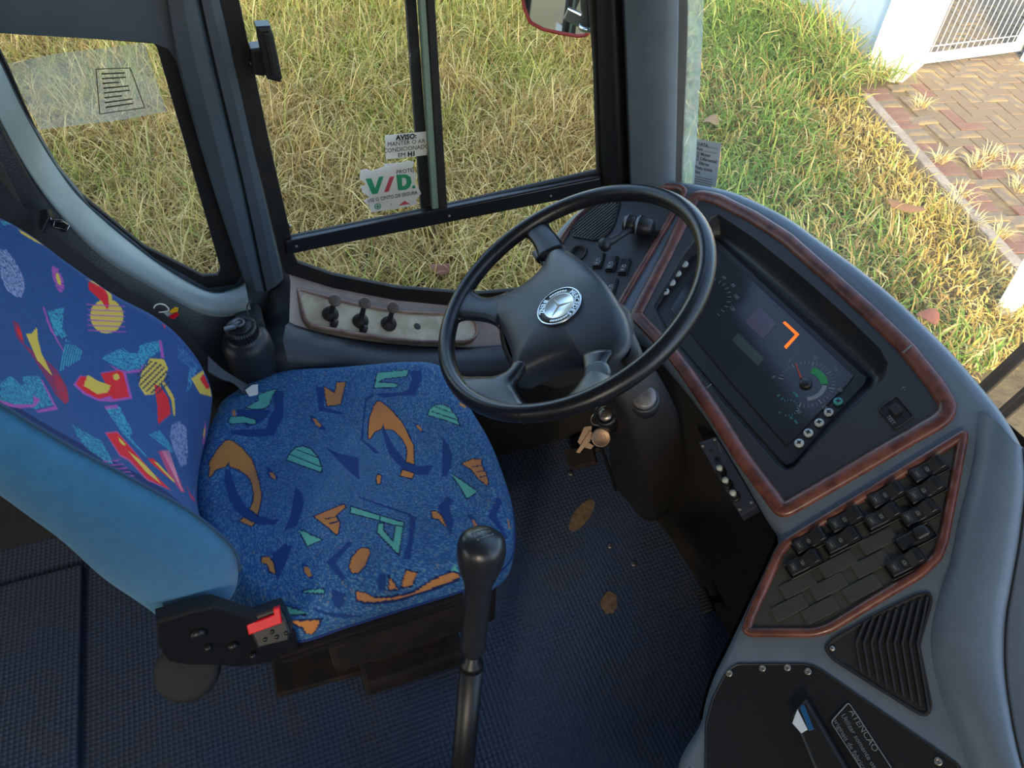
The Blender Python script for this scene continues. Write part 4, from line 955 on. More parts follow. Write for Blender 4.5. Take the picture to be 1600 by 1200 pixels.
SP = [
 # (left edge hub->rim, right edge hub->rim)
 ([(842, 405), (836, 388), (826, 375), (810, 372), (792, 384), (778, 398)], [(884, 388), (874, 372), (862, 358), (857, 345), (864, 332), (884, 322)]),
 ([(780, 512), (762, 504), (740, 502), (722, 504), (711, 516), (706, 536)], [(796, 455), (778, 464), (762, 468), (748, 462), (741, 449), (744, 426)]),
 ([(803, 565), (797, 580), (780, 590), (762, 593), (744, 592), (722, 584)], [(826, 566), (812, 590), (806, 602), (812, 618), (826, 628), (846, 633)]),
 ([(908, 556), (912, 570), (914, 586), (910, 600), (896, 614), (872, 624)], [(958, 548), (950, 562), (948, 574), (954, 588), (972, 592), (1000, 582)]),
]
for i, (le, ri) in enumerate(SP):
    A = smooth_line([FWh.hit(a, b, -.012) for a, b in le], 16); B = smooth_line([FWh.hit(a, b, -.012) for a, b in ri], 16)
    rows = []
    for j in range(16):
        a, b = A[j], B[j]; row = []
        t = j/15; hz = -.014+.012*t; th_ = .012
        for k in np.linspace(0, 2*math.pi, 18, endpoint=False):
            u = .5-.5*math.cos(k); w = math.sin(k); q = a+(b-a)*u; bl = max(0.0, (t-.62)/.38)**1.3; q = q*((1-bl)+bl*(RW-.006)/np.linalg.norm(q))
            row.append(FWh.p(q[0], q[1], hz+th_*(abs(w)**.6)*(1 if w > 0 else -1)*.8))
        rows.append(row)
    mb = MB(); mb.loft(rows, closed=True, cap=True); mb.build('spoke', M['wheel'], sw)
# lower skirt of the hub between the bottom spokes, and the boss behind it
mb = MB(); P = [FWh.hit(a, b, -.035) for a, b in [(800, 575), (905, 545), (960, 545), (975, 570), (1000, 555), (985, 510), (960, 470), (790, 480)]]
q2 = smooth_closed(P, 50); c2_ = q2.mean(0); dome(FWh, q2, c2_, [(.7, -.12), (.9, -.085), (1.0, -.05), (.98, -.036), (.9, -.032)], mb); mb.build('hub_skirt', M['casing'], sw)
mb = MB(); P = smooth_closed([FWh.hit(a, b, -.006) for a, b in [(917, 576), (930, 568), (946, 566), (952, 575), (948, 588), (938, 598), (926, 602), (915, 598)]], 24)
dome(FWh, P, P.mean(0), [(1, -.012), (.98, -.002), (.8, .001)], mb); mb.build('spoke_cap', mat('grey_spoke_cap', '#565d60', .3), sw)
# badge
bc = FWh.hit(873.5, 478, .006); 
rb_ = .5*abs(FWh.hit(911, 478, .006)[0]-FWh.hit(836, 478, .006)[0]); rb_ = .0385
FBg = Frame(FWh.p(*bc, .004), FWh.ux, FWh.n)
mb = MB(); mb.lathe(FBg, [(rb_, 0), (rb_, .0025), (rb_*.97, .0032), (rb_*.93, .0032), (rb_*.925, .0022)], 48); badge = mb.build('badge', M['chrome'], sw)
mb = MB(); mb.lathe(FBg, [(rb_*.93, .0015), (rb_*.93, .0024), (rb_*.66, .0024)], 48); mb.build('badge_ring', M['black'], sw, badge)
mb = MB(); mb.lathe(FBg, [(rb_*.68, .002), (rb_*.68, .0032), (rb_*.64, .0034), (rb_*.62, .0028), (.001, .0028)], 48)
star = []
a0 = math.atan2(*(np.array(FWh.hit(893, 469, .006))-np.array(FWh.hit(873, 475, .006)))[::-1])
for k in range(6):
    rr = rb_*.60 if k % 2 == 0 else rb_*.085; star.append((rr*math.cos(a0+k*math.pi/3), rr*math.sin(a0+k*math.pi/3)))
for k in range(6):
    a, b = star[k], star[(k+1) % 6]; mb.add([FBg.p(*a, .003), FBg.p(*b, .003), FBg.p(0, 0, .0052)], [[0, 1, 2]], 0, False)
def arc_text(mb, fr, s, r, mid, step, size, mat=0, inward=False):
    n = len(s)
    for i, ch in enumerate(s):
        a = mid+((n-1)/2-i)*step*(1 if not inward else -1)
        mb.text(fr, ch, size, (r*math.cos(a), r*math.sin(a)), a-math.pi/2 if not inward else a+math.pi/2, .0028, mat, bold=.0003)
am = math.atan2(*(np.array(FWh.hit(905, 470, .006))-np.array(FWh.hit(873.5, 478, .006)))[::-1])
ab = math.atan2(*(np.array(FWh.hit(841, 481, .006))-np.array(FWh.hit(873.5, 478, .006)))[::-1])
arc_text(mb, FBg, 'MERCEDES', rb_*.79, am, .235, .0110); arc_text(mb, FBg, 'BENZ', rb_*.79, ab, .25, .0110, inward=True)
for mid_a in (am+1.75, am-1.45):     # laurel leaves between the words
    for k in range(7):
        a = mid_a+(k-3)*.15; mb.lathe(FBg, [(.0022, .0024), (.0030, .0028), (.0015, .0031)], 6, c=(rb_*.79*math.cos(a), rb_*.79*math.sin(a)))
mb.build('badge_star', mat('pale_silver', '#dfe9ea', .25, metal=.55), sw, badge)

# ================================================================== STEERING COLUMN with ignition lock
colm = thing('steering_column', pz(1000, 740, 0), label='black steering column shroud running from the wheel down to the footwell', cat='steering column')
mb = MB(); P0 = FWh.p(.02, .0, -.11); 
path = smooth_line([P0, pz(975, 590, .66), pz(1000, 650, .56), pz(1010, 700, .44), pz(1010, 735, .32), pz(1012, 752, .2), pz(1012, 762, .12)], 18)
w = np.interp(np.linspace(0, 1, 18), [0, .25, .6, 1], [.05, .066, .072, .072])
rows = []
for i, p in enumerate(path):
    t = path[min(i+1, 17)]-path[max(i-1, 0)]; t /= np.linalg.norm(t); y = np.array([.18, -1, 0]); y -= t*(y@t); y /= np.linalg.norm(y); x = np.cross(t, y)
    rows.append([p+y*w[i]*math.copysign(abs(math.cos(k))**.5, math.cos(k))+x*w[i]*.8*math.copysign(abs(math.sin(k))**.5, math.sin(k)) for k in np.linspace(0, 2*math.pi, 28, endpoint=False)])
mb.loft(rows, closed=True, cap=True); mb.build('shroud', mat('brown_black_shroud', '#1b1918', .55, var=(10, '#24211f', .6)), colm)  # near-black brown shroud with slight tone variation
FI = Frame(pz(946, 648, .60), (1, 0, 0), (-.55, -.35, .9)); mb = MB()
mb.lathe(FI, [(.022, -.05), (.022, -.004), (.019, .002), (.014, .003), (.013, .0), (.001, .0)], 24); mb.build('ignition_lock', M['black'], colm)
mb = MB(); mb.lathe(FI, [(.012, -.001), (.012, .003), (.004, .004), (.001, .004)], 20); mb.build('lock_face', M['steel'], colm)
FK = Frame(pz(1006, 622, .665), (1, 0, 0), (-.35, -.3, 1)); mb = MB()
mb.lathe(FK, [(.026, -.03), (.026, -.004), (.0235, 0), (.0215, .0)], 28); kb = mb.build('collar', M['pad'], colm)
mb = MB(); mb.lathe(FK, [(.0205, -.004), (.0205, .008), (.018, .011), (.008, .012), (.001, .0125)], 28); mb.build('round_knob', M['smoke'], colm, label='cloudy grey round knob')
# indicator stalk stub showing between the spokes
mb = MB(); mb.tube([FWh.p(-.02, .0, -.07), FWh.p(*FWh.hit(846, 404, -.06), -.06)], .007, 10); e = FWh.hit(842, 400, -.06)
mb.rbox(FWh.p(*e, -.06), (FWh.ux, FWh.uy, FWh.n), (.03, .018, .016), .005); mb.build('stalk', M['black'], colm)

# keys
keys = thing('key_bunch', pz(930, 690, .5), label='bunch of brassy keys with round tag hanging from the ignition', cat='keys')
FKy = Frame(pz(928, 680, .53), (1, 0, -.1), (-.3, -.75, .75))
mb = MB()
for ctr, rr in (((932, 655), 9), ((941, 661), 7)):
    c = FKy.hit(*ctr); r_ = abs(FKy.hit(ctr[0]+rr, ctr[1])[0]-c[0]); mb.tube([FKy.p(c[0]+r_*math.cos(k), c[1]+r_*1.1*math.sin(k), .004+.004*math.sin(k)) for k in np.linspace(0, 2*math.pi, 24, endpoint=False)], .0012, 6, closed=True)
mb.tube([FI.p(0, 0, .004), FKy.p(*FKy.hit(936, 650), .008)], .002, 6)
mb.build('key_ring', M['steel'], keys)
mb = MB(); c = FKy.hit(938, 683); mb.lathe(FKy, [(.017, .006), (.0172, .008), (.0165, .0092), (.015, .0085), (.001, .0085)], 28, c=c); mb.text(FKy, '223', .013, c, -.15, .0089, 0)
mb.build('round_tag', M['brass'], keys, label='round brass tag')
mb = MB(); mb.prism(FKy, FKy.poly([(912, 667), (925, 665), (922, 690), (908, 697), (902, 690)]), 0, .0025, .0005); mb.build('key', M['brass'], keys)
mb = MB(); mb.prism(FKy, FKy.poly([(921, 672), (930, 678), (905, 708), (899, 706), (904, 699)]), .003, .005, .0005); mb.prism(FKy, FKy.poly([(918, 690), (928, 696), (923, 702), (913, 699)]), .001, .003, .0005); mb.build('key', M['brass'], keys)

# ================================================================== DASHBOARD
aD = math.atan(.62)
FD = Frame((.63, .44, .62), (0, -1, 0), (-math.sin(aD), 0, math.cos(aD)))
dash = thing('dashboard', (.75, .5, 0), label='grey-blue vinyl wraparound dashboard with walnut-framed panels', cat='dashboard')
OUT = [(846, 396), (862, 366), (880, 343), (905, 322), (935, 300), (965, 285), (1000, 277), (1050, 277), (1100, 283), (1150, 295), (1200, 317), (1237, 337), (1283, 370), (1342, 412), (1400, 459), (1445, 501), (1490, 546), (1532, 594), (1572, 645), (1605, 705), (1640, 800), (1640, 1230),
       (1085, 1230), (1092, 1120), (1108, 1060), (1132, 1010), (1175, 920), (1205, 855), (1212, 836), (1190, 800), (1150, 730), (1100, 650), (1050, 585), (1000, 530), (960, 515), (900, 470), (860, 430)]
od = ccw(smooth_closed([FD.hit(a, b) for a, b in OUT], 260))
inn = offset(od, .022)
Hh = [(1020, 478), (1068, 398), (1112, 340), (1124, 336), (1180, 374), (1250, 430), (1320, 492), (1375, 545), (1388, 568), (1384, 590), (1310, 662), (1240, 734), (1228, 738), (1214, 728), (1130, 632), (1040, 520)]
Bb = [(1026, 482), (1070, 412), (1110, 378), (1120, 376), (1172, 424), (1228, 477), (1292, 535), (1345, 583), (1354, 590), (1350, 600), (1298, 655), (1240, 722), (1229, 726), (1218, 716), (1134, 622), (1046, 520)]
hh = [np.array(FD.hit(a, b)) for a, b in Hh]
def dense2(P, k=5): return [P[i]+(P[(i+1) % len(P)]-P[i])*j/k for i in range(len(P)) for j in range(k)]
mb = MB(); mb.plate(FD, inn, [ccw([tuple(q) for q in hh])], 0)
prof = [(.022, 0), (.016, -.0006), (.010, -.003), (.005, -.008), (.0015, -.014), (0, -.022), (.001, -.035), (.006, -.05), (.012, -.10)]
mb.loft([[FD.p(a, b, h) for a, b in offset(od, d_)] for d_, h in prof], closed=True, flip=True)
mb.build('body', M['dash'], dash)
# lower fascia and footwell lining below the lip
FE = [(700, 478), (800, 500), (870, 510), (960, 520), (1000, 533), (1050, 588), (1100, 653), (1150, 733), (1190, 803), (1212, 838), (1205, 857), (1175, 922), (1132, 1012), (1108, 1062), (1092, 1122), (1085, 1230)]
fe = smooth_line([FD.p(*FD.hit(a, b, -.03), -.03) for a, b in FE[3:-1]], 50)
f1_ = fe+np.array([.02, -.012, -.03]); f2_ = fe+np.array([.06, -.05, 0]); f2_[:, 2] = .30; f3_ = f2_+np.array([.06, -.02, 0]); f3_[:, 2] = 0
mb = MB(); mb.loft([fe, f1_, f2_, f3_], flip=True); mb.box((.88, -.3, 0), (.92, 1.27, .62)); mb.build('lower_fascia', M['dark'], dash)

# cluster recess
FCl = Frame(FD.p(*FD.hit(1229, 726), -.012), (0, -1, 0), (-math.sin(aD-.11), 0, math.cos(aD-.11)))
bb3 = [FCl.p(*FCl.hit(a, b)) for a, b in Bb]; hh3 = [FD.p(*q) for q in hh]
rowH = dense2(hh3); rowB = dense2(bb3)
def mix(t, deep): return [a+(b-a)*t-FD.n*deep for a, b in zip(rowH, rowB)]
mb = MB(); rows = [mix(0, 0), mix(.06, .004), mix(.25, .022), mix(.5, .026), mix(.72, .020), mix(.9, .006), rowB]
rows = [mix(0, 0)]+[[a+(b-a)*t-FD.n*(.022*math.sin(math.pi*min(1, t))*min(1, np.linalg.norm(b-a)/.05)) for a, b in zip(rowH, rowB)] for t in (.06, .15, .3, .45, .6, .75, .88, .96)]+[rowB]
mb.loft(rows, closed=True, flip=True); mb.build('binnacle', M['pad'], dash)
clu = MB(); fcb = [FCl.hit(a, b) for a, b in Bb]
clu.plate(FCl, ccw(fcb), [], 0); clus = clu.build('instrument_cluster', M['black'], dash)
GLS = [(1048, 484), (1072, 444), (1106, 400), (1122, 390), (1235, 494), (1334, 588), (1322, 604), (1229, 697), (1140, 596)]
mb = MB(); mb.prism(FCl, FCl.poly(GLS), .0005, .003, .001); mb.build('gauge_glass', M['gauge_glass'], dash, clus)
hG = .0034
tach = MB(); cT = np.array(FCl.hit(1259, 600, hG))
def ang(p, c=cT): q = np.array(FCl.hit(*p, hG))-c; return math.atan2(q[1], q[0]), np.linalg.norm(q)
a_s, r0_ = ang((1222, 592)); rT = np.mean([ang(p)[1] for p in [(1222, 592), (1264, 558), (1298, 592), (1272, 640)]])
a_e = a_s-math.radians(265)
for k in range(31):
    a = a_s+(a_e-a_s)*k/30; r1_ = rT*(.86 if k % 5 else .80); w_ = .00045 if k % 5 else .0008
    dx, dy = math.cos(a), math.sin(a); P = [(cT[0]+dx*q-dy*s_*w_, cT[1]+dy*q+dx*s_*w_) for q, s_ in ((r1_, -1), (rT, -1), (rT, 1), (r1_, 1))]
    tach.prism(FCl, P, hG, hG+.0003)
for k, tx in enumerate(['0', '5', '10', '15', '20', '25', '30']):
    a = a_s+(a_e-a_s)*k/6; tach.text(FCl, tx, .0085, (cT[0]+math.cos(a)*rT*1.17, cT[1]+math.sin(a)*rT*1.17), 0, hG)
sc_ = np.array(FCl.hit(1098, 468, hG)); 
for k in range(16):
    a = math.radians(200-k*13); dx, dy = math.cos(a), math.sin(a); R_ = .052
    P = [(sc_[0]+dx*q-dy*s_*.0006, sc_[1]+dy*q+dx*s_*.0006) for q, s_ in ((R_*.86, -1), (R_, -1), (R_, 1), (R_*.86, 1))]
    if k > 5: tach.prism(FCl, P, hG, hG+.0003)
for k, tx in ((7, '60'), (9, '80'), (11, '100'), (13, '120')):
    a = math.radians(200-k*13); tach.text(FCl, tx, .009, (sc_[0]+math.cos(a)*R_*1.16, sc_[1]+math.sin(a)*R_*1.16), 0, hG)
tach.build('gauge_scale', M['print_dim'], dash, clus)
def arcband(mb, c, r0, r1, a0, a1, h, n=14):
    A = [c+r1*np.array([math.cos(a), math.sin(a)]) for a in np.linspace(a0, a1, n)]+[c+r0*np.array([math.cos(a), math.sin(a)]) for a in np.linspace(a1, a0, n)]
    mb.prism(FCl, [tuple(q) for q in A], h, h+.0003)
mb = MB(); arcband(mb, cT, rT*.48, rT*.74, ang((1270, 574))[0], ang((1286, 600))[0], hG); mb.build('green_band', M['green_print'], dash, clus, label='green tachometer band')
mb = MB(); arcband(mb, cT, rT*.56, rT*.72, ang((1284, 602))[0], ang((1262, 630))[0], hG); mb.build('grey_band', M['print_dim'], dash, clus)
mb = MB(); q0 = np.array(FCl.hit(1252, 592, hG)); q1 = np.array(FCl.hit(1243, 568, hG)); dd_ = (q1-q0)/np.linalg.norm(q1-q0); nn_ = np.array([-dd_[1], dd_[0]])*.0013
mb.prism(FCl, [tuple(q) for q in (q0-nn_, q1-nn_*.5, q1+nn_*.5, q0+nn_)], hG, hG+.002); mb.build('needle', M['red_print'], dash, clus)
mb = MB(); mb.lathe(FCl, [(.010, hG), (.010, hG+.004), (.008, hG+.006), (.001, hG+.006)], 20, c=cT); mb.build('needle_hub', M['black'], dash, clus)
mb = MB(); c2g = np.array(FCl.hit(1232, 637, hG))
for k in range(12):
    a = math.radians(170-k*20); 
    P = [(c2g[0]+math.cos(a)*q-math.sin(a)*s_*.0004, c2g[1]+math.sin(a)*q+math.cos(a)*s_*.0004) for q, s_ in ((.013, -1), (.016, -1), (.016, 1), (.013, 1))]; mb.prism(FCl, P, hG, hG+.0003)
for tx, q in (('0', (1216, 618)), ('5', (1222, 623)), ('C', (1218, 645)), ('H', (1236, 653)), ('km', (1244, 659)), ('x100', (1243, 616))): mb.text(FCl, tx, .006, FCl.hit(*q, hG), 0, hG)
mb.build('small_gauge_scale', M['teal_print'], dash, clus)
mb = MB(); mb.prism(FCl, FCl.poly([(1164, 503), (1187, 480), (1214, 506), (1192, 530)], hG), hG, hG+.0003); mb.build('display', mat('mauve_display', '#4b3f4c', .2), dash, clus, label='dull mauve display window')
mb = MB(); mb.prism(FCl, FCl.poly([(1143, 532), (1153, 520), (1194, 560), (1184, 572)], hG), hG, hG+.0003); mb.build('display', mat('green_display', '#37433c', .2), dash, clus, label='dull green display window')
mb = MB()
for Q in ([(415, 172), (433, 160), (545, 262), (520, 272)], [(545, 262), (442, 378), (425, 358), (512, 264)]): mb.prism(FCl, FCl.poly(Z((1140, 470), 5, Q), hG), hG, hG+.0004)
mb.build('warning_chevron', M['amber'], dash, clus, label='lit orange chevron on the display')
mb = MB()
LT = [(1309.6, 627), (1295, 644), (1280, 660), (1263, 676), (1248.6, 692)]
for q in LT+[(1069.5, 412), (1058.5, 427), (1049.5, 441), (1039.7, 455)]: pass
def lamp(q, kind, i):
    c = FCl.hit(*q, .003); m_ = MB(); m_.lathe(FCl, [(.0074, 0), (.0074, .003), (.0064, .0045), (.001, .005)], 18, c=c)
    ln = m_.build('warning_lamp', M['teal_print'] if kind else M['print'], dash, clus)
    m_ = MB()
    P = [(c[0]+.0045*math.cos(a+i)*(1 if k % 2 else .45), c[1]+.0045*math.sin(a+i)*(1 if k % 2 else .45)) for k, a in enumerate(np.linspace(0, 2*math.pi, 8, endpoint=False))]
    return P, ln
icons = MB()
for i, q in enumerate(LT):
    P, _ = lamp(q, i in (0,), i); icons.prism(FCl, P, .0044, .0058)
for i, q in enumerate([(1069.5, 412), (1058.5, 427), (1049.5, 441), (1039.7, 455)]): 
    P, _ = lamp(q, False, i); 
    if i == 3: icons.prism(FCl, P, .0044, .0058)
icons.build('lamp_symbols', M['black'], dash, clus)

# walnut frames and dark panels
W1 = [(984, 490), (1032, 398), (1078, 304), (1090, 298), (1104, 298), (1128, 304), (1183, 331), (1237, 365), (1277, 400), (1317, 435), (1367, 479), (1427, 536), (1474, 594), (1495, 627), (1495, 646), (1480, 664), (1420, 698), (1330, 751), (1236, 805), (1222, 808), (1210, 803), (1150, 722), (1112, 660), (1060, 582), (1035, 550), (987, 500)]
w1p = ccw([FD.hit(a, b, .004) for a, b in W1]); w1p = rounded(w1p, .008, 2)
WP = lambda w, h: [(0, -.002), (0, h*.6), (w*.15, h*.92), (w*.4, h), (w*.7, h*.92), (w*.95, h*.5), (w, 0)]
mb = MB(); mb.ring(FD, w1p, WP(.025, .009)); wf1 = mb.build('wood_frame', M['wood'], dash, label='broad walnut frame round the instrument cluster')
mb = MB(); mb.plate(FD, offset(w1p, .0235), [ccw([tuple(q) for q in hh])], .0025); mb.ring(FD, ccw([tuple(q) for q in hh]), [(0, .0025), (.0015, .001), (.0015, -.003)]); mb.build('cluster_surround', M['panel'], dash)
mb = MB()
for q0_, q1_ in (((1412, 552), (1424, 540)), ((1104, 606), (1112, 600)), ((1410, 551), (1424, 539))):
    mb.tube([FD.p(*FD.hit(*q0_, .0085), .0088), FD.p(*FD.hit(*q1_, .0085), .0088)], .0007, 5)
mb.build('wood_joint', M['print_dim'], dash, wf1)
W0 = [(870, 377), (896, 341), (928, 313), (966, 293), (1020, 285), (1066, 288), (1076, 297), (1062, 324), (1000, 428), (962, 494), (946, 506), (900, 470), (866, 420)]
w0p = rounded(ccw([FD.hit(a, b, .004) for a, b in W0]), .012, 3)
mb = MB(); mb.ring(FD, w0p, WP(.0145, .008)); mb.build('wood_frame', M['wood'], dash, label='narrow walnut frame round the headlamp switch panel')
mb = MB(); mb.plate(FD, offset(w0p, .0135), [], .002); mb.build('light_panel', M['panel'], dash)
W2 = [(1226, 842), (1360, 760), (1500, 674), (1510, 671), (1514, 680), (1500, 755), (1482, 848), (1472, 874), (1442, 902), (1370, 945), (1300, 988), (1272, 996), (1168, 995), (1158, 985), (1165, 962), (1212, 858)]
w2p = rounded(ccw([FD.hit(a, b, .004) for a, b in W2]), .007, 2)
mb = MB(); mb.ring(FD, w2p, WP(.0135, .009)); mb.build('wood_frame', M['wood'], dash, label='walnut frame round the rocker switch panel')
mb = MB(); mb.plate(FD, offset(w2p, .0125), [], .002); swp = mb.build('switch_panel', M['switchplate'], dash)

def axes_at(q, dpx, h=.002):
    a = np.array(FD.hit(*q, h)); b = np.array(FD.hit(q[0]+dpx[0], q[1]+dpx[1], h)); d_ = (b-a)/np.linalg.norm(b-a)
    ux = FD.ux*d_[0]+FD.uy*d_[1]; return Frame(FD.p(*a, h), ux, FD.n)
LOC = Frame((0, 0, 0), (1, 0, 0), (0, 0, 1))
def rocker_mesh():
    m = MB(); X = np.eye(3)
    m.ring(LOC, rounded([(-.027, -.0125), (.027, -.0125), (.027, .0125), (-.027, .0125)], .002, 2), [(0, 0), (0, .0035), (.001, .004), (.0022, .0035), (.0022, 0)])
    m.plate(LOC, [(-.025, -.0105), (.025, -.0105), (.025, .0105), (-.025, .0105)], [], .0006)
    prof_ = [(-.0235, .004), (-.0225, .0105), (-.019, .0115), (-.006, .0095), (.004, .0105), (.014, .0175), (.020, .0185), (.0235, .0135), (.024, .002)]
    m.loft([[(x, -.0098, .0005), (x, -.0098, z-.001), (x, -.0088, z), (x, .0088, z), (x, .0098, z-.001), (x, .0098, .0005)] for x, z in prof_], cap=True, smooth=False)
    m.prism(LOC, [(-.019, -.006), (-.011, -.006), (-.011, .006), (-.019, .006)], .0100, .0118, 0, 1); m.prism(LOC, [(-.0158, -.003), (-.0148, -.003), (-.0148, .003), (-.0158, .003)], .0117, .0121, 0, 2)
    m.prism(LOC, [(-.004, -.0045), (.002, -.0045), (.002, .0045), (-.004, .0045)], .0092, .0106, 0, 1); m.tube([(-.001+.0018*math.cos(a), .0022*math.sin(a), .0107) for a in np.linspace(0, 6.28, 8, endpoint=False)], .0004, 4, closed=True, mat=2)
    return m.mesh('rocker_switch', [M['black'], mat('switch_lens', '#3a3a38', .25), M['print_dim']])
def place(me, name, fr, parent, label=None):
    o = bpy.data.objects.new(name, me); COL.objects.link(o); o.parent = parent; c = fr.o-np.array(dash['at'])
    o.matrix_local = Matrix(((fr.ux[0], fr.uy[0], fr.n[0], c[0]), (fr.ux[1], fr.uy[1], fr.n[1], c[1]), (fr.ux[2], fr.uy[2], fr.n[2], c[2]), (0, 0, 0, 1)))
    return tag(o, label)
rm = rocker_mesh()
for q in [(1450, 737), (1445, 770), (1436, 805), (1415, 882), (1385, 777), (1379, 810), (1322, 815), (1316, 847), (1266, 848), (1257, 882)]:
    place(rm, 'rocker_switch', axes_at(q, (45, -23)), swp)
m = MB(); m.ring(LOC, rounded([(-.027, -.0125), (.027, -.0125), (.027, .0125), (-.027, .0125)], .002, 2), [(0, 0), (0, .0035), (.001, .004), (.0022, .0035), (.0022, 0)])
m.plate(LOC, [(-.025, -.0105), (.025, -.0105), (.025, .0105), (-.025, .0105)], [], .0006); m.rbox((-.004, 0, .005), np.eye(3), (.04, .019, .01), .003); m.rbox((.009, 0, .012), np.eye(3), (.02, .017, .016), .006, 3)
place(m.mesh('lever_switch', [M['black']]), 'lever_switch', axes_at((1430, 842), (45, -23)), swp, 'switch with a bulky raised lever')
m = MB(); m.prism(LOC, rounded([(-.0245, -.0102), (.0245, -.0102), (.0245, .0102), (-.0245, .0102)], .0012, 1), 0, .0032, .0006); bm_ = m.mesh('blanking_plate', [M['switchplate']])
for q in [(1372, 846), (1361, 882), (1347, 920), (1309, 882), (1295, 917), (1282, 954), (1247, 915), (1234, 950)]: place(bm_, 'blanking_plate', axes_at(q, (45, -23)), swp)
# headlamp side: small rockers, port, vent, light switch
lp = [c for c in dash.children if c.name.startswith('light_panel')][0]
def small_rocker():
    m = MB(); m.ring(LOC, rounded([(-.019, -.010), (.019, -.010), (.019, .010), (-.019, .010)], .002, 2), [(0, 0), (0, .004), (.001, .0045), (.002, .004), (.002, 0)])
    m.loft([[(x, -.008, 0), (x, -.008, z), (x, .008, z), (x, .008, 0)] for x, z in [(-.017, .003), (-.016, .008), (0, .0045), (.016, .007), (.017, .002)]], cap=True, smooth=False)
    m.tube([(.0 + .003*math.cos(a), .003*math.sin(a)-.001, .0055) for a in np.linspace(0, 6.28, 12, endpoint=False)], .0006, 5, closed=True, mat=1)
    m.prism(LOC, [(-.003, .003), (.003, .003), (.003, .004), (-.003, .004)], .0052, .006, 0, 1); m.prism(LOC, [(-.011, -.003), (-.009, -.003), (-.009, .003), (-.011, .003)], .0055, .0075, 0, 1)
    return m.mesh('rocker_switch', [M['black'], M['print']])
sr = small_rocker()
for q in [(936, 408), (956, 413), (976, 418), (956, 449)]: place(sr, 'rocker_switch', axes_at(q, (8, -26)), lp)
mb = MB(); c = FD.hit(903, 396, .002); mb.lathe(FD, [(.021, .002), (.021, .005), (.0195, .006), (.0175, .005), (.017, .002)], 28, c=c); mb.build('round_port', M['panel'], dash, lp)
VT = [(892, 366), (896, 355), (910, 338), (925, 325), (942, 316), (966, 313), (970, 317), (961, 350), (953, 364), (940, 375), (928, 377), (896, 371)]
vt = rounded(ccw([FD.hit(a, b, .002) for a, b in VT]), .004, 2)
mb = MB(); mb.ring(FD, vt, [(0, .002), (0, .006), (.001, .007), (.003, .006), (.0035, .002)]); vent = mb.build('side_vent', M['panel'], dash, lp)
def slat_run(fr, poly, q0, q1, step, n, h, w, mats, name, root, parent, hh_=.003):
    a = np.array(fr.hit(*q0, h)); b = np.array(fr.hit(*q1, h)); d_ = (b-a)/np.linalg.norm(b-a); nn = np.array([-d_[1], d_[0]])
    P = [np.array(p) for p in poly]
    for k in range(-n, n+1):
        o = a+nn*step*k; ts = []
        for i in range(len(P)):
            p, q = P[i], P[(i+1) % len(P)]; e = q-p; den = d_[0]*e[1]-d_[1]*e[0]
            if abs(den) < 1e-12: continue
            t = ((p[0]-o[0])*e[1]-(p[1]-o[1])*e[0])/den; s = ((p[0]-o[0])*d_[1]-(p[1]-o[1])*d_[0])/den
            if 0 <= s < 1: ts.append(t)
        ts.sort()
        if len(ts) >= 2 and ts[-1]-ts[0] > .008:
            u, v = o+d_*ts[0], o+d_*ts[-1]; m_ = MB(); m_.prism(fr, [tuple(x) for x in (u-nn*w/2, v-nn*w/2, v+nn*w/2, u+nn*w/2)], h, h+hh_, .0004); m_.build(name, mats, root, parent)
mb = MB(); mb.plate(FD, offset(vt, .003), [], .0022); mb.build('vent_back', M['black_matt'], dash, lp)
slat_run(FD, offset(vt, .003), (900, 368), (960, 320), .0072, 12, .0025, .0016, M['print_dim'], 'slat', dash, lp)
# head-lamp switch: knobbed lever and drum
mb = MB(); A = FD.p(*FD.hit(984, 350, .03), .03); B = FD.p(*FD.hit(1015, 356, .02), .02); ax = (B-A)/np.linalg.norm(B-A); Fv = Frame(A-ax*.012, np.cross(ax, FD.n), ax)
mb.lathe(Fv, [(.014, 0), (.018, .003), (.019, .012), (.0185, .022), (.016, .024), (.016, .027), (.021, .029), (.022, .034), (.020, .042), (.017, .058), (.012, .062), (.001, .063)], 28); drum = mb.build('light_switch', M['black'], dash, lp)
mb = MB(); mb.lathe(Fv, [(.0195, .006), (.0197, .007), (.0195, .0085)], 28); mb.lathe(Fv, [(.0222, .0300), (.0226, .032), (.0222, .034)], 28); mb.build('light_switch_rings', mat('grey_satin', '#6d747a', .3, metal=.6), dash, lp)
k0 = FD.p(*FD.hit(947, 381, .045), .045); k1 = FD.p(*FD.hit(980, 362, .035), .035); ax2 = (k0-k1)/np.linalg.norm(k0-k1); Fk = Frame(k1, FD.ux, ax2); L_ = np.linalg.norm(k0-k1)
mb = MB(); mb.lathe(Fk, [(.0065, -.012), (.0065, L_*.4), (.0085, L_*.7), (.0085, L_-.006), (.013, L_-.003), (.0145, L_+.004), (.013, L_+.010), (.008, L_+.014), (.001, L_+.015)], 22); mb.build('light_switch_lever', M['panel'], dash, lp)
mb = MB(); mb.tube([FD.p(*FD.hit(915, 350, .004), .002), FD.p(*FD.hit(915, 350, .004), .008)], .002, 6); 
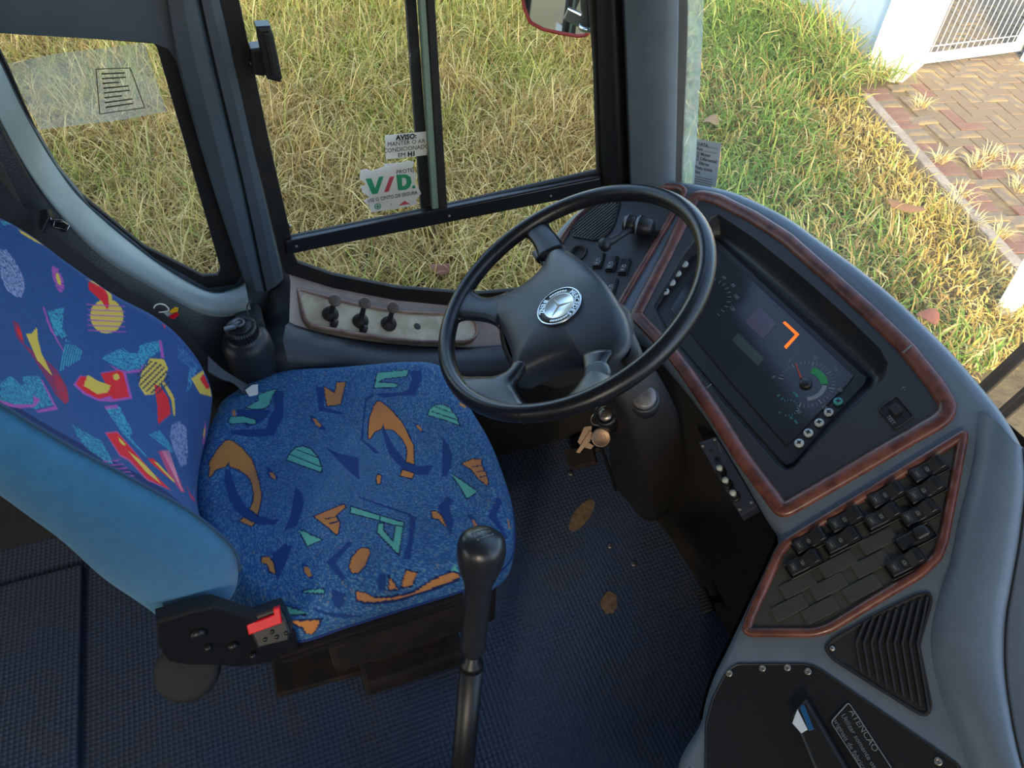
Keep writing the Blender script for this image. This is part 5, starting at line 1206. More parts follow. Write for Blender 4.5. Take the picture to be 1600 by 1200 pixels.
# small square switch at the right end of the cluster surround
S3 = [(1371, 640), (1400, 617), (1429, 651), (1399, 672)]
mb = MB(); P = rounded(ccw(FD.poly(S3, .003)), .004, 2); mb.ring(FD, P, [(0, .0025), (0, .0045), (.001, .005), (.002, .0045), (.002, .0028)]); mb.plate(FD, offset(P, .0015), [], .003)
sqs = mb.build('square_switch', M['black'], dash)
mb = MB(); c = FD.hit(1399, 640, .005); mb.rbox(FD.p(*c, .006), (FD.ux, FD.uy, FD.n), (.016, .014, .008), .002); mb.build('push_button', M['black_matt'], dash, sqs)
mb = MB(); mb.text(FD, 'TEST', .0075, FD.hit(1392, 656, .005), -.1, .0052); mb.text(FD, 'r.', .010, FD.hit(1413, 606, .003), .3, .0032); mb.build('lettering', M['print_dim'], dash, sqs)

# chevron grille
GR = [(1286, 1012), (1302, 996), (1370, 958), (1436, 926), (1456, 925), (1458, 940), (1438, 1008), (1458, 1105), (1450, 1120), (1436, 1118), (1360, 1070), (1298, 1030)]
gp = rounded(ccw(FD.poly(GR, .002)), .006, 2)
mb = MB(); mb.ring(FD, gp, [(0, -.001), (0, .003), (.0015, .0045), (.004, .003), (.005, .001)]); mb.plate(FD, offset(gp, .004), [], .0012); gr = mb.build('air_grille', M['black_matt'], dash)
for i in range(9):
    t = i/8; T0 = np.array([1352, 972])*(1-t)+np.array([1450, 933])*t; T1 = np.array([1338, 1006])*(1-t)+np.array([1434, 1006])*t; T2 = np.array([1346, 1050])*(1-t)+np.array([1452, 1112])*t
    m_ = MB(); P = [np.array(FD.hit(*q, .003)) for q in (T0, T1, T2)]
    wv = np.array([.0013, 0.0]); wv = np.array([math.cos(.9), math.sin(.9)])*.0016
    for a, b in ((P[0], P[1]), (P[1], P[2])):
        d_ = (b-a)/np.linalg.norm(b-a); nn = np.array([-d_[1], d_[0]])*.0013; m_.prism(FD, [tuple(a-nn), tuple(b-nn), tuple(b+nn), tuple(a+nn)], .001, .0065, .0004)
    m_.build('slat', M['panel'], dash, gr)
mb = MB(); c = FD.hit(1300, 1013, .004); mb.lathe(FD, [(.004, .002), (.004, .004), (.001, .005)], 10, c=c); mb.build('screw', M['steel'], dash, gr)
# lower black equipment panel
LPp = [(1100, 1235), (1101, 1130), (1112, 1090), (1134, 1048), (1150, 1036), (1262, 1036), (1280, 1043), (1380, 1112), (1500, 1195), (1520, 1235)]
lpp = rounded(ccw(FD.poly(LPp, .002)), .006, 2)
mb = MB(); mb.ring(FD, lpp, [(0, -.001), (0, .002), (.001, .003), (.0025, .002), (.003, .0012)]); mb.plate(FD, offset(lpp, .0025), [], .0014); eqp = mb.build('equipment_panel', M['black'], dash)
for q in [(1139, 1052), (1191, 1044), (1230, 1043), (1262, 1049), (1466, 1190)]:
    m_ = MB(); c = FD.hit(*q, .003); m_.lathe(FD, [(.0048, .001), (.0048, .003), (.003, .0042), (.002, .003), (.001, .003)], 12, c=c); m_.build('screw', M['steel'], dash, eqp)
mb = MB(); P = FD.poly([(1240, 1118), (1262, 1092), (1340, 1225), (1290, 1240)], .004); mb.prism(FD, P, .0014, .02, .004); mb.build('radio', M['black'], dash, eqp)
mb = MB(); mb.prism(FD, FD.poly([(1238, 1130), (1246, 1108), (1262, 1140), (1252, 1146)], .02), .0195, .021, .0005); mb.build('radio_display', mat('white_display', '#c5cdd0', .3), dash, eqp)
mb = MB(); mb.prism(FD, FD.poly([(1250, 1106), (1256, 1100), (1272, 1140), (1264, 1142)], .02), .0195, .0208, .0005); mb.build('radio_display', mat('blue_display', '#1e4f78', .3), dash, eqp)
PL = FD.poly([(1297, 1128), (1326, 1096), (1420, 1240), (1370, 1240)], .003); pl = rounded(ccw(PL), .005, 3)
mb = MB(); mb.ring(FD, pl, [(0, .0014), (0, .0045), (.0006, .005), (.0012, .0045), (.0014, .003)]); mb.build('plate_border', M['print_dim'], dash, eqp)
mb = MB(); mb.plate(FD, offset(pl, .001), [], .003); mb.build('text_plate', M['black'], dash, eqp)
mb = MB(); q0 = np.array(FD.hit(1312, 1118, .004)); q1 = np.array(FD.hit(1352, 1185, .004)); rt = math.atan2(*(q1-q0)[::-1])
for k, tx in enumerate(['ATENCAO', 'Utilizar somente os equipamentos', 'originais de fabrica neste painel']):
    P_ = q0+np.array([math.cos(rt-math.pi/2), math.sin(rt-math.pi/2)])*(-.016+.012*k); mb.text(FD, tx, .0085 if k else .011, tuple(P_), rt, .0034, align='LEFT')
mb.build('lettering', M['print_dim'], dash, eqp)

# right-hand vinyl ridge of the dashboard
mb = MB()
ra_ = smooth_line([FD.p(*FD.hit(a, b, .0), -.004) for a, b in [(1525, 640), (1516, 720), (1496, 800), (1480, 880), (1462, 930), (1448, 1000), (1462, 1080), (1490, 1150), (1520, 1240)]], 40)
rb2 = smooth_line([FD.p(*FD.hit(a, b, .02), .02) for a, b in [(1560, 660), (1548, 730), (1530, 810), (1512, 880), (1498, 940), (1496, 1010), (1516, 1090), (1545, 1160), (1575, 1240)]], 40)
rc2 = smooth_line([FD.p(*FD.hit(a, b, .022), .022) for a, b in [(1585, 690), (1585, 750), (1572, 830), (1560, 900), (1548, 960), (1550, 1030), (1562, 1100), (1578, 1170), (1600, 1240)]], 40)
rd2 = smooth_line([FD.p(*FD.hit(a, b, .01), .01) for a, b in [(1600, 700), (1604, 760), (1596, 840), (1584, 910), (1574, 970), (1572, 1040), (1580, 1110), (1594, 1180), (1612, 1240)]], 40)
re2 = rd2+np.array([.02, -.015, -.05]); rf2 = rd2+np.array([.015, -.02, -.14])
mb.loft([ra_, ra_*.6+rb2*.4+FD.n*.004, rb2, rc2, rd2, re2, rf2]); mb.build('side_ridge', M['dash'], dash)
mb = MB(); mb.tube([p+FD.n*.001 for p in rd2[::2]], .0022, 6); mb.build('edge_piping', M['panel'], dash)
# door pillar trim to the right of the dashboard
dp = thing('door_panel', FD.p(*FD.hit(1605, 1000), -.1), label='dark trim with blue-edged plate at the right edge beside the dashboard', cat='panel')
mb = MB(); P = FD.poly([(1592, 780), (1640, 780), (1660, 1060), (1590, 1065), (1578, 1000), (1584, 900)], -.015); mb.prism(FD, P, -.06, -.012, .006); mb.build('trim_block', M['black_matt'], dp)
mb = MB(); P = FD.poly([(1594, 985), (1620, 985), (1620, 1053), (1594, 1053)], -.01); mb.prism(FD, P, -.012, -.009, .001); mb.build('plate', mat('navy_plate', '#15265c', .4), dp)
mb = MB(); P = ccw(FD.poly([(1593, 984), (1621, 984), (1621, 1054), (1593, 1054)], -.009)); mb.ring(FD, P, [(0, -.012), (0, -.0085), (.0012, -.0085), (.0012, -.012)]); mb.build('plate_border', mat('blue_plate_border', '#5a6fc0', .4), dp)

# knob panel hung below the dash lip
kp = thing('dimmer_box', FD.p(*FD.hit(1138, 740, -.05), -.05), label='small grey metal control plate with three white knobs under the dash lip', cat='control panel')
FKp = Frame(FD.p(*FD.hit(1138, 742, -.05), -.05), FD.ux, FD.n)
P = FKp.poly([(1092, 692), (1120, 681), (1184, 790), (1157, 806)])
mb = MB(); mb.prism(FKp, P, -.025, 0, .0008); mb.build('plate', mat('slate_plate', '#3c4353', .45, metal=.3, bump=('noise', 600, .2, .0005)), kp)
for q in [(1128, 735), (1137, 754), (1149, 774)]:
    c = FKp.hit(*q); mb = MB(); mb.lathe(FKp, [(.0085, 0), (.0085, .004), (.007, .005), (.001, .005)], 16, c=(c[0]+.003, c[1]-.002)); kn = mb.build('knob_base', M['black'], kp)
    mb = MB(); mb.lathe(FKp, [(.0035, .004), (.0035, .012), (.0055, .014), (.005, .018), (.001, .019)], 14, c=(c[0]+.001, c[1]-.001)); mb.build('knob', M['print'], kp, kn)
mb = MB()
for q in [(1098, 697), (1117, 687), (1174, 785), (1156, 796)]: mb.lathe(FKp, [(.003, 0), (.003, .0015), (.001, .002)], 8, c=FKp.hit(*q))
mb.build('corner_screws', M['print_dim'], kp)
mb = MB()
for q in [(1111, 704), (1119, 718)]: mb.lathe(FKp, [(.003, .0001), (.003, .0006), (.001, .0006)], 10, c=FKp.hit(*q))
mb.build('jack_sockets', M['ink'], kp)
mb = MB(); a = np.array(FKp.hit(1121, 690)); b = np.array(FKp.hit(1128, 708)); mb.ring(FKp, rounded(ccw([tuple(a+[.003, 0]), tuple(b+[.003, 0]), tuple(b-[.003, 0]), tuple(a-[.003, 0])]), .002, 2), [(0, 0), (0, .0006), (.0007, .0006), (.0007, 0)]); mb.build('slot_outline', M['print_dim'], kp)

# ================================================================== GEAR LEVER
kt = pz(752, 862, .70); kb0 = pz(720, 1235, .22)
ax = (kt-kb0)/np.linalg.norm(kt-kb0); LL = np.linalg.norm(kt-kb0)
FG = Frame(kb0, (0, -1, 0), ax)
gear = thing('gear_lever', kb0*[1, 1, 0], label='black gear lever with rounded knob standing beside the seat', cat='gear lever')
mb = MB(); base3 = np.array([kb0[0], kb0[1], 0.0]); Fb = Frame(base3, (1, 0, 0), (0, 0, 1))
mb.lathe(Fb, [(.09, 0), (.085, .02), (.065, .04), (.068, .055), (.052, .075), (.055, .09), (.04, .115), (.042, .13), (.03, .16), (.024, .2)], 32); mb.build('boot', M['black_matt'], gear)
mb = MB(); mb.tube([base3+np.array([0, 0, .15]), kb0, kb0+ax*(LL-.215)], [.0185, .0185, .0175], 24); mb.lathe(FG, [(.0175, LL-.215), (.0165, LL-.205), (.011, LL-.2), (.010, LL-.17)], 24); mb.build('shaft', M['black'], gear)
mb = MB(); mb.lathe(FG, [(.0115, LL-.19), (.0185, LL-.176), (.019, LL-.165), (.0175, LL-.158), (.0180, LL-.10), (.0185, LL-.06), (.021, LL-.048), (.027, LL-.030), (.0315, LL-.010), (.0325, LL+.006), (.030, LL+.018), (.023, LL+.025), (.012, LL+.028), (.001, LL+.029)], 36)
kn = mb.build('knob', mat('worn_black_knob', '#25272a', .3), gear)
mb = MB(); Fgk = Frame(FG.p(-.002, .0, LL+.0285), (-ax[0]*0+.2, -1, 0), ax)
for x in (-.007, 0, .007): mb.prism(Fgk, [(x-.0004, -.007), (x+.0004, -.007), (x+.0004, .007), (x-.0004, .007)], -.002, .0006)
mb.prism(Fgk, [(-.007, -.0004), (.007, -.0004), (.007, .0004), (-.007, .0004)], -.002, .0006)
for tx, q in (('1', (-.007, .0105)), ('3', (0, .0105)), ('5', (.007, .0105)), ('2', (-.007, -.0105)), ('4', (0, -.0105)), ('R', (.007, -.0105))): mb.text(Fgk, tx, .006, q, 0, -.0008, ext=.0008)
mb.build('shift_pattern', M['print_dim'], gear, kn)

# ================================================================== FLOOR ITEMS
def on_floor(q, z=0.0): return Frame(pz(*q, z), (1, 0, 0), (0, 0, 1))
F0 = Frame((0, 0, 0), (1, 0, 0), (0, 0, 1))
def blob(q, ax_px, n=22, jag=.06):
    c = pz(*q, 0)[:2]; u = pz(q[0]+ax_px[0][0], q[1]+ax_px[0][1], 0)[:2]-c; v = pz(q[0]+ax_px[1][0], q[1]+ax_px[1][1], 0)[:2]-c; rnd = random.Random(int(q[0]))
    return [tuple(c+u*math.cos(a)*(1+rnd.uniform(-jag, jag))+v*math.sin(a)*(1+rnd.uniform(-jag, jag))) for a in np.linspace(0, 2*math.pi, n, endpoint=False)]
mb = MB(); mb.prism(F0, blob((909, 805), ((17, -23), (10, 7))), 0, .0015); tag(mb.build('floor_patch', M['patch']), 'long oval bare brown patch worn in the floor, nearer the steering column', 'patch')
mb = MB(); mb.prism(F0, blob((952, 942), ((13, 0), (0, 17)), jag=.1), 0, .0015); tag(mb.build('floor_patch', M['patch']), 'small round bare brown patch worn in the floor right of the gear lever', 'patch')
scr = [((953, 853), 'shiny floor screw just left of the footwell shadow'), ((990, 881), 'shiny floor screw at the edge of the footwell, lower of the pair'), ((892, 740), 'floor screw in front of the steering column foot')]
for q, lb in scr:
    m_ = MB(); m_.lathe(on_floor(q), [(.007, 0), (.007, .002), (.004, .004), (.002, .0035)], 12); tag(m_.build('floor_screw', M['steel']), lb, 'screw')
ped = thing('accelerator_pedal', pz(1102, 945, 0), label='ribbed black accelerator pedal deep in the footwell', cat='pedal')
Fp = Frame(pz(1101, 940, .10), (0, -1, 0), (-.6, 0, .8))
mb = MB(); P = Fp.poly([(1087, 920), (1101, 917), (1116, 952), (1098, 960)]); mb.prism(Fp, P, -.01, 0, .002); pd = mb.build('pad', M['black'], ped)
a, b, c_, d_ = [np.array(q) for q in P]
for k in range(7):
    t = (k+.5)/7; u = a+(d_-a)*t; v = b+(c_-b)*t; m_ = MB(); m_.tube([Fp.p(*u, .001), Fp.p(*v, .001)], .0018, 6); m_.build('rib', M['panel'], ped, pd)
mb = MB(); mb.tube([Fp.p(*((a+c_)/2), -.01), Fp.p(*((a+c_)/2), -.01)+np.array([.1, 0, -.06])], .008, 8); mb.build('arm', M['black'], ped)
ped2 = thing('brake_pedal', pz(905, 715, 0), label='dark round brake pedal below the key bunch', cat='pedal')
mb = MB(); Fp2 = Frame(pz(905, 712, .06), (0, -1, 0), (-.5, 0, .85)); mb.prism(Fp2, rounded(Fp2.poly([(880, 703), (925, 695), (932, 722), (890, 732)]), .01, 3), -.012, 0, .003); mb.build('pad', M['rust'], ped2)
mb = MB(); mb.tube([Fp2.p(0, 0, -.01), Fp2.p(0, 0, -.01)+np.array([.12, 0, .04])], .008, 8); mb.build('arm', M['rust'], ped2)
mb = MB(); mb.tube(smooth_line([pz(935, 693, .48), pz(945, 715, .35), pz(956, 745, .2), pz(962, 765, .1)], 12), .004, 8); tag(mb.build('column_cable', M['black']), 'thin black cable hanging along the steering column', 'cable')

# ================================================================== OUTSIDE
GZ = -.8
mb = MB(); mb.add([(-60, -60, GZ-.02), (60, -60, GZ-.02), (60, 60, GZ-.02), (-60, 60, GZ-.02)], [[0, 1, 2, 3]]); mb.build('ground', M['road'], kind='structure', label='pale ground around the coach')
def gp_(a, b): return pz(a, b, GZ)[:2]
mb = MB(); mb.box((-7, 1.0, GZ-.019), (5.2, 11, GZ-.004)); mb.build('soil', M['soil'], kind='structure', label='dry soil under the grass')

# --- paving: herringbone pavers with a red soldier course along the kerb
k1_, k2_ = gp_(1450, 270), gp_(1600, 440)
kd = (k2_-k1_)/np.linalg.norm(k2_-k1_); kn_ = np.array([-kd[1], kd[0]]); kn_ = kn_ if kn_[0] > 0 else -kn_
j0, j1 = gp_(1500, 225), gp_(1580, 223); jd = (j1-j0)/np.linalg.norm(j1-j0); jn = np.array([-jd[1], jd[0]])
AL0 = float((gp_(1400, 136)-k1_)@kd)
pav = thing('pavement', (k1_[0]+1, k1_[1], GZ), label='sandy block paving with red edge course in front of the gate', kind='structure')
mb = MB(); A = k1_+kd*AL0; B = k1_+kd*4; mb.add([(*A, GZ-.003), (*B, GZ-.003), (*(B+kn_*9), GZ-.003), (*(A+kn_*9), GZ-.003)], [[3, 2, 1, 0]] if False else [[0, 1, 2, 3]]); q_ = gp_(1408, 132); mb.add([(q_[0], q_[1]-.6, GZ-.0035), (q_[0]+7, q_[1]-.6, GZ-.0035), (q_[0]+7, q_[1]+5, GZ-.0035), (q_[0], q_[1]+5, GZ-.0035)], [[0, 1, 2, 3]]); mb.build('joint_sand', M['sand'], pav)
def brick_mesh(seed, m):
    rnd = random.Random(seed); me_ = MB(); a, b = .0975, .0475
    P = [(-a+rnd.uniform(0, .004), -b), (a, -b+rnd.uniform(0, .003)), (a-rnd.uniform(0, .004), b), (-a, b-rnd.uniform(0, .003))]
    me_.prism(LOC, P, -.02, .012, .004); return me_.mesh('brick', [m])
BM_ = {k: [brick_mesh(s*7+k, M['brick%d' % k]) for s in range(3)] for k in range(3)}
pcx = float(gp_(1408, 132)[0]); rnd = random.Random(5); cand = []
def infr(p, mrg=60):
    c = MW.T@(np.array([p[0], p[1], GZ])-CAM)
    if c[2] <= 0: return False
    u, v = 800+FPX*c[0]/c[2], 600+FPX*c[1]/c[2]; return -mrg < u < 1600+mrg and -mrg < v < 1200+mrg
org = k1_
for i in range(-90, 90):
    for j in range(-90, 90):
        if (i-j) % 4 == 0: c = org+jd*(i*.1+.1)+jn*(j*.1+.05); rot = 0       # horizontal: covers (i,j),(i+1,j)
        elif (i-j) % 4 == 2: c = org+jd*(i*.1+.05)+jn*(j*.1+.0); rot = 1      # vertical: covers (i,j),(i,j-1)
        else: continue
        s = (c-k1_)@kn_; al = (c-k1_)@kd
        if s < .27 or s > 7.0 or (al < AL0 and c[0] < pcx+.05) or al < -7 or al > 3.2: continue
        cand.append((c, rot, 2 if (s < .6 and rnd.random() < .3) else rnd.choice([0, 0, 1, 1])))
for k in range(int(AL0*10), 32): cand.append((k1_+kd*(k*.1)+kn_*.13, 2, rnd.choice([2, 2, 0])))
vis = [q for q in cand if infr(q[0])]; vis.sort(key=lambda q: q[0]@q[0]); sing = vis[:290]; ids = {id(q) for q in sing}
for q in sing:
    c, rot, kk = q; a = math.atan2(jd[1], jd[0])+(math.pi/2 if rot == 1 else 0) if rot < 2 else math.atan2(kn_[1], kn_[0])
    o = bpy.data.objects.new('brick', rnd.choice(BM_[kk])); COL.objects.link(o); o.parent = pav
    o.location = (c[0]-pav['at'][0], c[1]-pav['at'][1], rnd.uniform(-.003, .003)); o.rotation_euler = (rnd.uniform(-.01, .01), rnd.uniform(-.01, .01), a+rnd.uniform(-.02, .02))
mb = MB()
for q in cand:
    if id(q) in ids: continue
    c, rot, kk = q; a = math.atan2(jd[1], jd[0])+(math.pi/2 if rot == 1 else 0) if rot < 2 else math.atan2(kn_[1], kn_[0])
    ux = np.array([math.cos(a), math.sin(a)])*.0975; uy = np.array([-math.sin(a), math.cos(a)])*.0475; z = GZ+.012
    P = [c-ux-uy, c+ux-uy, c+ux+uy, c-ux+uy]; mb.add([(*p, z) for p in P]+[(*p, z-.02) for p in P], [[0, 1, 2, 3], [4, 5, 1, 0], [5, 6, 2, 1], [6, 7, 3, 2], [7, 4, 0, 3]], kk, False)
mb.build('more_bricks', [M['brick0'], M['brick1'], M['brick2']], pav, kind='stuff')
# kerb stones
kerb = thing('kerb', (*k1_, GZ), label='weathered concrete kerb between the grass and the paving', kind='structure')
for k in range(int(AL0/.5), 7):
    c = k1_+kd*(.5*k+.25); m_ = MB(); m_.rbox((*c, GZ+.0), (np.array([*kd, 0]), np.array([*kn_, 0]), np.array([0, 0, 1])), (.494, .07, .09), .008); m_.build('kerb_stone', M['kerb'], kerb)

# --- white wall, gate pillar and gate
pc = gp_(1408, 132); pl_ = gp_(1350, 113)
wl_ = thing('boundary_wall', (*pc, GZ), label='white rendered boundary wall with gate pillar', kind='structure')
dW = (pc-pl_)/np.linalg.norm(pc-pl_); nWl = np.array([-dW[1], dW[0]]); nWl = nWl if nWl[1] > 0 else -nWl
mb = MB()
def slab(mb, a, b, c, d, z0, z1, mat=0): mb.prism(F0, [tuple(a), tuple(b), tuple(c), tuple(d)], z0, z1, .006, mat)
slab(mb, pl_, pc, pc+nWl*.45, pl_+nWl*.45, GZ-.05, 1.6); mb.build('gate_pillar', M['white'], wl_)
g1p = gp_(1240, 0); dw2 = (g1p-pl_)/np.linalg.norm(g1p-pl_); 
mb = MB(); slab(mb, pl_+np.array([.06, .05]), pl_+np.array([.26, .05]), pl_+np.array([.26, .05])+dw2*7, pl_+np.array([.06, .05])+dw2*7, GZ-.05, 1.3); mb.build('wall_run', M['wall_shade'], wl_)
gate = thing('gate', (*gp_(1425, 110), GZ), label='white welded wire mesh gate in a square tube frame', cat='gate')
ga = gp_(1428, 112)+np.array([.0, .03]); gb = gp_(1592, 90)+np.array([.0, .03]); gd = (gb-ga)/np.linalg.norm(gb-ga); gn = np.array([gd[1], -gd[0]])
Lg = np.linalg.norm(gb-ga); Fg = Frame((*ga, GZ+.05), (*gd, 0), (*gn, 0))
if Fg.uy[2] < 0: Fg.uy = -Fg.uy
Hg = 1.5
mb = MB(); 
for a, b, w_ in (((0, .03), (Lg, .03), .06), ((0, Hg), (Lg, Hg), .05), ((.03, 0), (.03, Hg), .06), ((Lg-.03, 0), (Lg-.03, Hg), .06)):
    A_, B_ = Fg.p(*a), Fg.p(*b); d_ = (B_-A_)/np.linalg.norm(B_-A_); s_ = np.cross(d_, Fg.n); mb.rbox((A_+B_)/2, (d_, s_, Fg.n), (np.linalg.norm(B_-A_), w_, .05), .004)
mb.build('gate_frame', M['white'], gate)
nb_ = 16
for k in range(1, nb_):
    x = .06+(Lg-.12)*k/nb_; pts = [(x, .06, 0), (x, .5, 0), (x, .54, .03), (x, .58, .03), (x, .62, 0), (x, 1.1, 0), (x, 1.14, .03), (x, 1.18, .03), (x, 1.22, 0), (x, Hg, 0)]
    m_ = MB(); m_.tube([Fg.p(a, b, c) for a, b, c in pts], .0035, 6); m_.build('vertical_wire', M['white'], gate)
for y in (.12, .46, .66, 1.06, 1.26): m_ = MB(); m_.tube([Fg.p(.05, y, .004), Fg.p(Lg-.05, y, .004)], .004, 6); m_.build('cross_wire', M['white'], gate)
gs = thing('gate_post', (*gp_(1600, 95), GZ), label='white rendered post right of the wire gate', cat='post')
mb = MB(); q = gp_(1600, 100); mb.prism(F0, [tuple(q), tuple(q+[.5, -.06]), tuple(q+[.5, .05]), tuple(q+[0, .05])], GZ, 1.6, .006); mb.build('post_shaft', M['white'], gs)
mb = MB(); mb.box((q[0]-.0+.0, q[1]-.08, 1.6), (q[0]+.5, q[1]+.07, 1.63), .005); mb.build('cap', M['kerb'], gs)
# leaning white stake near the windscreen
st = thing('white_stake', (*gp_(1568, 490), GZ), label='white painted wooden stake leaning by the kerb', cat='stake')
a = pz(1571, 488, GZ); b = pz(1640, 372, GZ+.5); d_ = (b-a)/np.linalg.norm(b-a); s_ = np.cross(d_, (0, 0, 1.0)); s_ /= np.linalg.norm(s_); t_ = np.cross(d_, s_)
mb = MB(); mb.rbox((a+b)/2, (d_, s_, t_), (np.linalg.norm(b-a), .085, .07), .004); mb.build('stake', M['white'], st)

# --- exterior mirror and wiper arms
mir = thing('exterior_mirror', py(875, 0, 1.5), label='red-shelled exterior mirror on a chrome and black arm outside the side window', cat='mirror')
FMi = Frame(py(870, 20, 1.5), (1, -.1, 0), (-.68, -.70, .10))
MP = [(806, -80), (812, -10), (816, 14), (826, 38), (848, 50), (880, 57), (905, 61), (919, 58), (922, 40), (920, -80)]
mp = rounded(ccw(FMi.poly(MP)), .006, 2)
mb = MB(); mb.ring(FMi, mp, [(.012, -.05), (.003, -.035), (0, -.01), (.002, .002), (.006, .003), (.009, -.001)]); mb.plate(FMi, offset(mp, .012), [], -.05); mb.build('shell', M['mirror_red'], mir)
mb = MB(); mb.plate(FMi, offset(mp, .0085), [], -.001); mb.build('mirror_glass', M['mirror'], mir)
mb = MB(); arm0 = py(919, 30, 1.42); Fa = Frame(arm0, (1, 0, 0), (-.02, -.05, 1)); mb.lathe(Fa, [(.015, -.012), (.017, -.006), (.014, -.002), (.017, .004), (.013, .01), (.018, .02), (.021, .04), (.020, .09), (.014, .1), (.014, .35)], 24); mb.build('arm_clamp', M['black'], mir)
mb = MB(); A_, B_ = py(884, 20, 1.45), py(912, 34, 1.43); d_ = (B_-A_)/np.linalg.norm(B_-A_); s_ = np.cross(d_, (0, 0, 1.0)); s_ /= np.linalg.norm(s_); mb.rbox((A_+B_)/2, (d_, s_, np.cross(s_, d_)), (np.linalg.norm(B_-A_), .012, .026), .003); mb.lathe(Fa, [(.017, -.02), (.019, -.014), (.016, -.010)], 20); mb.build('arm_bracket', M['chrome'], mir)
for nm_, (a, b), lb in (('wiper_arm', ((1532, 612), (1640, 512)), 'brown steel wiper arm outside the windscreen, upper of the two'), ('wiper_arm', ((1562, 652), (1660, 566)), 'brown steel wiper arm outside the windscreen, lower of the two')):
    A_ = px(*a, 1.13); B_ = px(*b, 1.13); d_ = (B_-A_)/np.linalg.norm(B_-A_); A_ = A_-d_*.06; t = thing(nm_, A_, label=lb, cat='wiper')
    u_ = np.cross(d_, (1.0, 0, 0)); u_ /= np.linalg.norm(u_); mb = MB(); mb.rbox((A_+B_)/2, (d_, u_, np.cross(d_, u_)), (np.linalg.norm(B_-A_), .020, .012), .002)
    mb.rbox((A_+B_)/2+u_*.004-np.array([.008, 0, 0]), (d_, u_, np.cross(d_, u_)), (np.linalg.norm(B_-A_), .006, .006), .001); mb.build('arm_bar', M['orange_rust'], t)

# --- fallen leaves
for i, (q, s_, lb) in enumerate([((1413, 321), (.10, .045), 'long dry brown leaf on the grass near the kerb'), ((1452, 494), (.055, .05), 'round reddish dry leaf on the grass just beyond the dashboard edge'),
        ((690, 418), (.05, .045), 'reddish dry leaf seen through the lower side window'), ((1320, 118), (.07, .02), 'pale curled leaf at the foot of the white wall'), ((1112, 188), (.06, .05), 'brownish dead leaf on the green grass beside the windscreen pillar')]):
    c = pz(*q, GZ+.13); rn = random.Random(i); a0 = rn.uniform(0, 3); V = [(c[0], c[1], c[2]+.012)]; n = 12
    if i == 0: a0 = math.atan2(*(pz(1440, 328, GZ+.13)-pz(1390, 314, GZ+.13))[:2][::-1])
    for k in range(n):
        a = 2*math.pi*k/n; x = s_[0]*math.cos(a)*(1+.12*math.cos(3*a)); y = s_[1]*math.sin(a)
        V.append((c[0]+x*math.cos(a0)-y*math.sin(a0), c[1]+x*math.sin(a0)+y*math.cos(a0), c[2]+.012*math.cos(2*a)))
    me_ = MB(); me_.add(V, [[0, k+1, (k+1) % n+1] for k in range(n)]); me_.add([(x, y, z-.002) for x, y, z in V], [[0, (k+1) % n+1, k+1] for k in range(n)])
    tag(me_.build('dry_leaf', mat('dry_leaf_brown', ['#8f6644', '#94583e', '#7a4c38', '#c9c2a4', '#8a7048'][i], .8)), lb, 'leaf')

